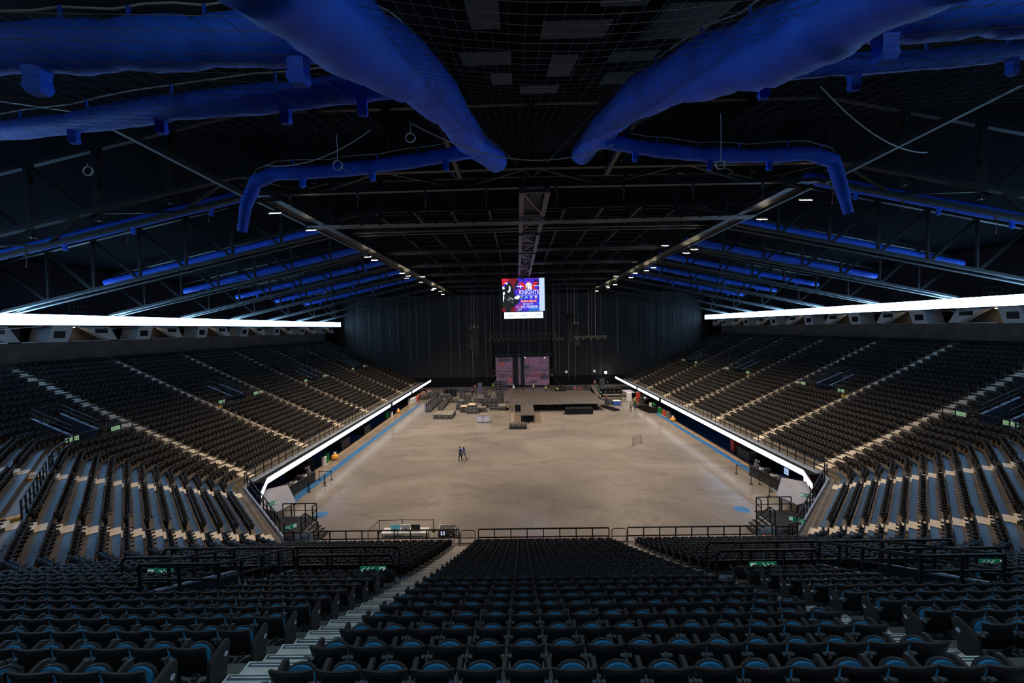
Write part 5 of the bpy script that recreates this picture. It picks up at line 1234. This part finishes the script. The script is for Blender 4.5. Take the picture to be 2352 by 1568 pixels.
stanchions([(-22.54, 36.87), (-23.1, 37.2), (-22.64, 39.67), (-23.0, 40.2), (-21.8, 41.3), (-22.2, 41.95), (-21.88, 42.9), (-23.26, 42.95)], 'black belt post by the left concession counter', [(0, 2), (2, 4), (1, 3), (4, 6), (6, 7)], 'belt posts by the left counter')
stanchions([(22.2, 37.2), (23.9, 37.6), (23.0, 38.2), (23.0, 40.0), (22.2, 40.1), (23.7, 42.0), (23.5, 42.6), (22.3, 43.0)], 'black belt post by the right concession counter', [(0, 2), (0, 1), (2, 3), (3, 5), (4, 7), (6, 7)], 'belt posts by the right counter')
stanchions([(-12.9, 29.9), (-10.6, 29.9), (-8.4, 29.9), (-12.6, 31.5), (-10.75, 31.6), (-8.2, 31.5)], 'black belt post fencing the desk behind the front railing', [(0, 1), (1, 2), (3, 4), (4, 5), (0, 3)], 'belt posts round the control desk')
t = table((-10.3, 30.9, 0), 3.6, .9, .40, 0, 'white control desk behind the front railing', M_WHITEP)
for x, m_ in ((-1.0, mat('teal_screen', (.05, .2, .25), .4, emit=(.06, .22, .28), estr=.5)), (0.0, M_WHITEP), (1.0, M_CASE)):
    s_ = thing('desk_monitor', {-1.0: 'teal laptop screen', 0.0: 'pale monitor back', 1.0: 'black laptop screen'}[x] + ' standing on the white control desk', 'monitor', (-10.3 + x * .8, 30.9, .43)); MB().box((-.36, -.03, .06), (.36, .03, .46)).build('screen_panel', m_, s_); ubox('stand', M_METAL, s_, (0, .05, .06), (.3, .25, .12))
t = case(-6.9, 30.6, 0, 1.3, .9, .75, 0, 'open black case with a lit white panel behind the front railing', grp='gear behind the front railing'); MB().box((-.45, -.47, .4), (-.15, -.455, .68)).build('lit_panel', scr('lit_panel', (.65, .75, 1.0), 1.0), t)

# ------------------------------------------------------------------ concession counters and loose things under the stands
def counter(sgn):
    sd = 'left' if sgn < 0 else 'right'
    t = thing('concession_counter', f'long black service counter under the {sd} ribbon', 'counter', (sgn * 24.0, 40.0, 0), 0, 'concession counters')
    ang = .10 * sgn
    MB().box((-.35, -2.9, 0), (.35, 2.5, 1.05)).build('counter_body', M_CASE, t, rz=ang); MB().box((-.42, -2.95, 1.05), (.42, 2.55, 1.10)).build('counter_top', M_DARK2, t, rz=ang)
    for i in range(5): ubox('kick_light', M_ALU, t, (-sgn * .37 + (-ang) * (-2.2 + i * 1.0), -2.2 + i * 1.0, .22), (.03, .08, .06))
    w = thing('concession_side_wall', f'tall black side wall at the far end of the {sd} counter', 'partition', (sgn * 25.4, 42.9, 0), 0, 'concession side walls'); MB().box((-1.6, -.06, 0), (1.6, .06, 2.3)).build('wall_board', M_DARK, w)
    for q, (a, b) in enumerate(((-1.1, 1.5), (-.8, 1.35), (-1.15, 1.2))): ubox('paper_notice', M_WHITEP, w, (sgn * a, -.075, b), (.26, .02, .20))
    M1 = emis('menu_red', (.9, .06, .03), .9); M2 = emis('menu_blue', (.05, .22, .95), 1.2); M3 = emis('menu_white', (.85, .95, 1.0), 1.1)
    b1 = thing('menu_board', f'glowing red menu board behind the {sd} counter', 'sign', (sgn * 27.6, 41.6, 1.15), 0, 'menu boards'); MB().box((-.04, -.28, 0), (.04, .28, 1.05)).build('lit_face', M1, b1); ubox('stand', M_CASE, b1, (sgn * .1, 0, -.55), (.1, .4, 1.2))
    b2 = thing('wall_television', f'small blue glowing television behind the {sd} counter', 'television', (sgn * 27.8, 40.2, 1.5), 0, 'counter televisions'); MB().box((-.05, -.42, 0), (.05, .42, .5)).build('screen_face', M2, b2); ubox('bracket', M_CASE, b2, (sgn * .2, 0, .2), (.4, .1, .1))
    if sgn > 0:
        b3 = thing('drinks_fridge', 'tall lit drinks fridge behind the right counter', 'fridge', (27.4, 42.0, 0)); MB().box((-.4, -.4, 0), (.4, .4, 2.1)).build('fridge_body', M_CASE, b3); MB().box((-.43, -.34, .2), (-.40, .34, 1.95)).build('glass_door', emis('fridge_glow', (.45, .62, .95), .8), b3)
        for q in range(4): ubox('shelf', M_ALU, b3, (-.44, 0, .5 + q * .4), (.02, .66, .03))
        b4 = thing('red_fridge', 'white and red fridge at the near end of the right counter', 'fridge', (27.2, 38.7, 0)); MB().box((-.4, -.45, 0), (.4, .45, 2.0)).build('fridge_body', M_RED, b4); MB().box((-.43, -.2, .2), (-.40, .45, 1.95)).build('lit_door', M3, b4)
    k = 0
    for (y, dx, s, m_) in ((-2.2, 0, (.5, .4, .35), M_CASE), (-1.4, .1, (.4, .3, .25), M_ALU), (-.6, 0, (.55, .45, .12), M_WHITEP), (.3, .05, (.45, .4, .40), M_CASE), (1.1, 0, (.4, .35, .2), M_WHITEP), (1.9, .05, (.35, .3, .3), M_ALU)):
        c = thing('counter_machine', f'small {["black", "steel", "white", "tall black", "low white", "steel boxy"][k]} machine on the {sd} counter', 'appliance', (sgn * 24.0 - ang * y + sgn * dx * 0, 40.0 + y, 1.10), ang, f'machines on the {sd} counter'); ubox('machine_body', m_, c, (0, 0, s[2] / 2), s); ubox('machine_top', M_CASE, c, (0, 0, s[2] + .02), (s[0] * .7, s[1] * .7, .04)); k += 1
for sgn in (-1, 1): counter(sgn)
def bin_(x, y, m_, lid, label, r=.30, h=1.0):
    t = thing('waste_bin', label, 'bin', (x, y, 0), 0, 'bins under the ribbons'); b = MB(); b.cyl((0, 0), r * .85, 0, h, 12, r2=r); b.build('bin_body', m_, t); b = MB(); b.cyl((0, 0), r * 1.06, h, h + .06, 12); b.build('lid', lid, t)
bin_(-25.0, 47.6, M_WHITEP, M_WHITEP, 'white round bin beside the left counter wall'); bin_(-25.3, 48.8, M_GREENB, M_GREENB, 'green bin just behind the white left one', .36, 1.15)
bin_(-25.6, 72.6, M_GREENB, M_GREENB, 'green bin far along the left ribbon', .42, 1.2); bin_(-25.2, 74.2, M_WHITEP, M_CASE, 'pale bin far along the left ribbon'); bin_(25.2, 77.0, M_GREENB, M_GREENB, 'tall green bin under the right ribbon', .42, 1.3); bin_(24.6, 77.8, M_WHITEP, M_WHITEP, 'white round bin beside the tall green one'); bin_(24.9, 75.9, M_CASE, M_GREENB, 'black bin with green lid under the right ribbon', .4, 1.1)
for x, y, lb in ((-24.7, 49.8, 'orange round floor cleaning machine near the left bins'), (24.8, 67.0, 'orange round floor cleaning machine under the right ribbon'), (-25.0, 77.6, 'orange round floor cleaning machine far along the left ribbon')):
    t = thing('floor_scrubber', lb, 'cleaning machine', (x, y, 0), 0, 'floor cleaning machines'); b = MB(); b.tube([(0, 0, .05), (0, 0, .2), (0, 0, .5), (0, 0, .68)], [.42, .46, .42, .22], 14); b.build('machine_body', M_ORANGE, t, smooth=True); b = MB(); b.tube([(0, .3, .3), (0, .55, .8), (0, .5, 1.1)], .03, 6); b.build('handle', M_CASE, t); MB().cyl((0, .1), .16, .66, .9, 10).build('tank_cap', M_WHITEP, t)
for x, y, m_, lb, s in ((25.2, 71.4, M_RED, 'orange red tool cart under the right ribbon', (.8, 1.2, .95)), (24.9, 73.4, M_GREENB, 'dark green locker box beside the red cart', (.6, .8, 1.0)), (24.9, 69.2, M_CASEG, 'grey cabinet under the right ribbon', (.7, .7, 1.1)), (26.2, 50.5, M_RED, 'red drinks cabinet under the right ribbon', (.7, .8, 1.9)), (26.4, 47.6, M_CASE, 'wide black bar unit under the right ribbon', (1.6, 2.6, 1.1)), (-26.3, 55.0, M_CASE, 'wide black bar unit under the left ribbon', (1.6, 2.6, 1.1)), (-26.0, 62.5, M_CASE, 'second black bar unit farther along the left ribbon', (1.4, 2.4, 1.1)), (-24.8, 87.5, M_WHITEP, 'white bar counter with red front far along the left side', (1.0, 3.4, 1.1)), (-24.6, 91.0, M_RED, 'red glowing bar front far along the left side', (.5, 2.6, 1.0)), (24.5, 85.2, M_RED, 'red upright machine near the right ribbon', (.9, .8, 1.9)), (24.9, 82.8, M_CASE, 'black cart beside the right ribbon', (1.6, 1.4, 1.2)), (22.6, 85.8, M_WHITEP, 'white topped box near the right ribbon', (1.0, .8, 1.7))):
    t = thing('cabinet', lb, 'cabinet', (x, y, 0)); ubox('cabinet_body', m_, t, (0, 0, s[2] / 2 + .05), s); ubox('cabinet_top', M_CASEG if m_ is not M_WHITEP else M_WHITEP, t, (0, 0, s[2] + .07), (s[0] * 1.04, s[1] * 1.04, .04))
    for q in (-1, 1): ubox('foot', M_METAL, t, (0, q * s[1] * .35, .03), (s[0] * .8, .08, .06))
    if 'glowing' in lb: ubox('light_strip', emis('red_strip', (1, .05, .05), 3), t, (.27, 0, .95), (.05, 2.6, .08))
k = 0
for x, y in ((-24.9, 90.5), (-24.4, 93.4), (-23.6, 95.8), (-25.4, 94.8)):
    t = thing('wooden_pallet_load', f'load of pinkish cartons on a pallet far along the left side, {ORD[k]} from the camera', 'cartons', (x, y + 3, 0), .2 * k, 'pallet loads far left'); k += 1
    ubox('pallet', M_BEIGE, t, (0, 0, .07), (1.1, 1.1, .14))
    for a in range(2):
        for b in range(2):
            for c in range(2): ubox('carton', mat('pinkish_carton', (.36, .22, .18), .8), t, (-.27 + a * .54, -.27 + b * .54, .40 + c * .5), (.5, .5, .48))

# ------------------------------------------------------------------ people
def figure_mesh(pose):
    """one continuous body grown over a posed skeleton; faces are zoned into trousers, top, skin and shoes"""
    V = []; E = []; R = []; Z = []
    def add(p, r, par, zone):
        V.append(p); R.append(r); Z.append(zone)
        if par is not None: E.append((par, len(V) - 1))
        return len(V) - 1
    st = pose.get('stride', 0.0); ln = pose.get('lean', 0.0)
    pel = add((0, 0, .95), (.15, .11), None, 0); wa = add((0, .02 * ln, 1.10), (.135, .10), pel, 1); ch = add((0, .12 * ln, 1.32), (.165, .115), wa, 1); nk0 = add((0, .17 * ln, 1.46), (.075, .07), ch, 1)
    nk = add((0, .19 * ln, 1.52), (.055, .055), nk0, 2); hd = add((0, .21 * ln + .01, 1.62), (.082, .098), nk, 2); add((0, .22 * ln, 1.71), (.078, .092), hd, 2); add((0, .22 * ln + .10, 1.615), (.018, .02), hd, 2)
    for s in (-1, 1):
        f = st * s
        hip = add((s * .09, 0, .90), (.095, .10), pel, 0); kn = add((s * .10, .16 * f + .02 * abs(f), .50), (.062, .066), hip, 0); an = add((s * .10, .30 * f if f > 0 else .42 * f, .10 + (.05 if f < 0 else 0)), (.042, .045), kn, 0)
        hl = add((s * .10, V[an][1] + .02, .05), (.045, .045), an, 3); add((s * .105, V[an][1] + .19, .035), (.042, .032), hl, 3)
        sh = add((s * .19, V[ch][1] + .02, 1.40), (.068, .068), ch, 1)
        a = pose.get('arm_l' if s < 0 else 'arm_r', (.10, -.25 * f, -.55))
        el = add((s * (.19 + .06), V[sh][1] + a[1] * .45 - .02, 1.40 + a[2] * .5), (.047, .047), sh, 1)
        wr = add((s * (.19 + a[0]), V[sh][1] + a[1] + .06, 1.40 + a[2]), (.032, .034), el, 2)
        d = (Vector(V[wr]) - Vector(V[el])).normalized(); pm = add(tuple(Vector(V[wr]) + d * .07), (.036, .024), wr, 2)
        for q in range(4):
            b = Vector(V[pm]) + d * .04 + Vector((0, .014 * (q - 1.5) * 1.6, 0)); f1 = add(tuple(b), (.009, .009), pm, 2); add(tuple(b + d * (.045 - .006 * abs(q - 1.2)) + Vector((-s * .012, 0, 0))), (.008, .008), f1, 2)
        b = Vector(V[wr]) + d * .04 + Vector((0, .035, 0)); f1 = add(tuple(b), (.010, .010), wr, 2); add(tuple(b + d * .035 + Vector((0, .015, 0))), (.009, .009), f1, 2)
    me = bpy.data.meshes.new('body'); me.from_pydata(V, E, []); o = bpy.data.objects.new('body_tmp', me); COL.objects.link(o)
    mo = o.modifiers.new('s', 'SKIN'); sv = me.skin_vertices[0].data
    for i, r in enumerate(R): sv[i].radius = r
    sv[0].use_root = True
    sd = o.modifiers.new('d', 'SUBSURF'); sd.levels = 1; sd.render_levels = 1
    dg = bpy.context.evaluated_depsgraph_get(); me2 = bpy.data.meshes.new_from_object(o.evaluated_get(dg)); bpy.data.objects.remove(o)
    me2.name = 'body'; me2.materials.clear()
    A = np.array(V); Ea = np.array(E); zn = np.array(Z)
    for z in range(4): me2.materials.append(None)
    a0 = A[Ea[:, 0]]; ab = A[Ea[:, 1]] - a0; L2 = (ab ** 2).sum(1)
    for p in me2.polygons:
        c = np.array(p.center); tt = np.clip(((c - a0) * ab).sum(1) / L2, 0, 1); dd = ((a0 + ab * tt[:, None] - c) ** 2).sum(1); i = int(dd.argmin())
        p.material_index = int(zn[Ea[i, 1]]) if tt[i] > .5 or zn[Ea[i, 0]] == 0 and False else int(zn[Ea[i, 0]] if zn[Ea[i, 1]] != 1 else 1)
    me2.polygons.foreach_set('use_smooth', [True] * len(me2.polygons)); return me2
POSES = {'stand': figure_mesh({}), 'walk': figure_mesh({'stride': .8, 'arm_l': (.1, .28, -.5), 'arm_r': (.1, -.25, -.52)}), 'reach': figure_mesh({'stride': .3, 'lean': .6, 'arm_l': (.05, .42, -.25), 'arm_r': (.05, .40, -.28)}), 'carry': figure_mesh({'stride': .5, 'arm_l': (.04, .32, -.30), 'arm_r': (.10, .1, -.55)})}
P_ = {'navy': (.012, .03, .12), 'black': (.012, .012, .014), 'dark': (.03, .03, .035), 'blue': (.02, .08, .30), 'hivis': (.42, .72, .10), 'grey': (.14, .14, .15), 'redv': (.80, .10, .06), 'denim': (.05, .08, .16), 'white': (.6, .6, .6)}
def cloth(c): return mat('cloth_' + c, P_[c], .8, emit=(P_[c] if c in ('hivis', 'redv') else None), estr=.25)
hel = MB(); hel.tube([(0, 0, 1.66), (0, 0, 1.70), (0, 0, 1.76), (0, 0, 1.80)], [.115, .112, .09, .03], 10); hel.tube([(0, .02, 1.655), (0, .02, 1.67)], [.13, .13], 10); HEL = hel
har = MB(); har.tube([(0, -.03, 1.60), (0, -.02, 1.68), (0, -.01, 1.745), (0, 0, 1.765)], [.092, .104, .085, .03], 10)
vst = MB(); vst.tube([(0, .015, 1.02), (0, .03, 1.15), (0, .04, 1.34), (0, .03, 1.42)], [.175, .165, .19, .12], 10)
_hp = {}
def person(x, y, z, rz, pose, top, leg_, label, helmet=None, vest=None, s=1.0, hair=True):
    t = thing('person', label, 'person', (x, y, z), rz, 'people at work on the floor'); t.scale = (s, s, s)
    o = link('body', POSES[pose], t)
    for i, m_ in enumerate((cloth(leg_), cloth(top), M_SKIN, cloth('black'))):
        o.material_slots[i].link = 'OBJECT'; o.material_slots[i].material = m_
    dy = {'reach': .13}.get(pose, 0.01)
    if helmet:
        m_ = mat('helmet_' + helmet, {'yellow': (.85, .45, .05), 'white': (.8, .8, .8), 'red': (.6, .05, .05)}[helmet], .4)
        if m_.name not in _hp: _hp[m_.name] = HEL.mesh('helmet', m_)
        link('helmet', _hp[m_.name], t, (0, dy, 0))
    else:
        if 'hair' not in _hp: _hp['hair'] = har.mesh('hair', cloth('black'), True)
        link('hair', _hp['hair'], t, (0, dy, 0))
    if vest:
        if vest not in _hp: _hp[vest] = vst.mesh('safety_vest', cloth(vest), True)
        v_ = link('safety_vest', _hp[vest], t, (0, dy * .5, 0)); v_.scale = (1, .78, 1)
    return t
person(-8.15, 49.2, 0, math.radians(-60), 'walk', 'navy', 'navy', 'person in navy work clothes walking with a yellow helmet, farther of two', 'yellow')
person(-8.5, 48.6, 0, math.radians(-40), 'carry', 'navy', 'black', 'bareheaded person in navy work clothes walking on the open floor, nearer of two')
person(20.0, 75.2, 0, math.radians(170), 'stand', 'grey', 'black', 'person in grey top and black trousers standing right of the stage, nearer of two')
person(21.0, 76.2, 0, math.radians(185), 'walk', 'dark', 'denim', 'person in dark top walking right of the stage beside another')
person(22.4, 80.4, 0, math.radians(80), 'walk', 'grey', 'black', 'person in yellow-green vest and white helmet striding near the right ribbon', 'white', 'hivis')
person(16.6, 80.2, .35, math.radians(20), 'reach', 'black', 'black', 'person in black bending over the low rack by the stage corner', 'red')
person(15.9, 83.0, 0, 0, 'stand', 'dark', 'denim', 'person with yellow helmet standing at the stage corner', 'yellow')
person(2.3, 91.4, 1.51, math.radians(160), 'stand', 'dark', 'black', 'person in yellow-green vest and white helmet at the stage back edge', 'white', 'hivis')
person(-2.3, 90.6, 1.51, math.radians(180), 'stand', 'white', 'grey', 'person in white top and white helmet at the stage back corner', 'white')
person(5.6, 98.6, 0, math.radians(170), 'stand', 'dark', 'black', 'person in pale green vest and white helmet behind the stage', 'white', 'hivis')
person(8.2, 96.6, 0, math.radians(190), 'reach', 'grey', 'black', 'person in pale vest leaning beside a stand behind the stage', None, 'hivis')
person(12.6, 97.0, 0, math.radians(180), 'stand', 'grey', 'grey', 'person in orange red vest standing behind the stage, outer of the pair', 'white', 'redv')
person(13.6, 97.2, 0, math.radians(175), 'stand', 'dark', 'black', 'person in orange red vest standing behind the stage, inner of the pair', None, 'redv')
person(18.2, 101.0, 1.0, math.radians(180), 'stand', 'black', 'black', 'person in red vest high on the gear beyond the stage', None, 'redv')
person(-4.6, 103.5, 0, math.radians(200), 'stand', 'blue', 'denim', 'person in blue jacket near the foot of the video wall')
person(6.9, 104.5, 0, math.radians(180), 'stand', 'black', 'black', 'tall person in black with a red helmet before the video wall', 'red')
person(-12.2, 94.0, 0, math.radians(170), 'stand', 'black', 'black', 'person in black standing among the cases, red helmet', 'red', None, 1.03)
person(-11.4, 94.6, 0, math.radians(200), 'stand', 'dark', 'dark', 'bareheaded person in dark clothes among the cases')
person(-8.6, 91.2, 0, math.radians(150), 'reach', 'dark', 'dark', 'person with a red helmet bending by the slim case stack', 'red')
person(-6.6, 88.8, 0, math.radians(120), 'reach', 'grey', 'dark', 'person with a white helmet leaning over the tall case stack', 'white')
person(-12.1, 82.6, 0, math.radians(200), 'reach', 'dark', 'black', 'person with a red helmet crouched between the beige-topped cases', 'red', None, .9)
person(-14.2, 95.6, 0, math.radians(180), 'stand', 'black', 'black', 'bareheaded person in black left of the slim case stack')
person(-12.6, 104.0, 0, math.radians(180), 'stand', 'dark', 'black', 'person in bright red vest by the end curtain', None, 'redv')
person(-7.9, 104.6, 0, math.radians(180), 'stand', 'dark', 'black', 'person in pale green vest by the end curtain', 'white', 'hivis')
person(22.2, 104.5, 0, math.radians(180), 'stand', 'dark', 'denim', 'person with a yellow helmet far back near the right stand', 'yellow')
person(25.2, 74.6, 0, math.radians(160), 'stand', 'navy', 'navy', 'person in navy uniform under the right ribbon')
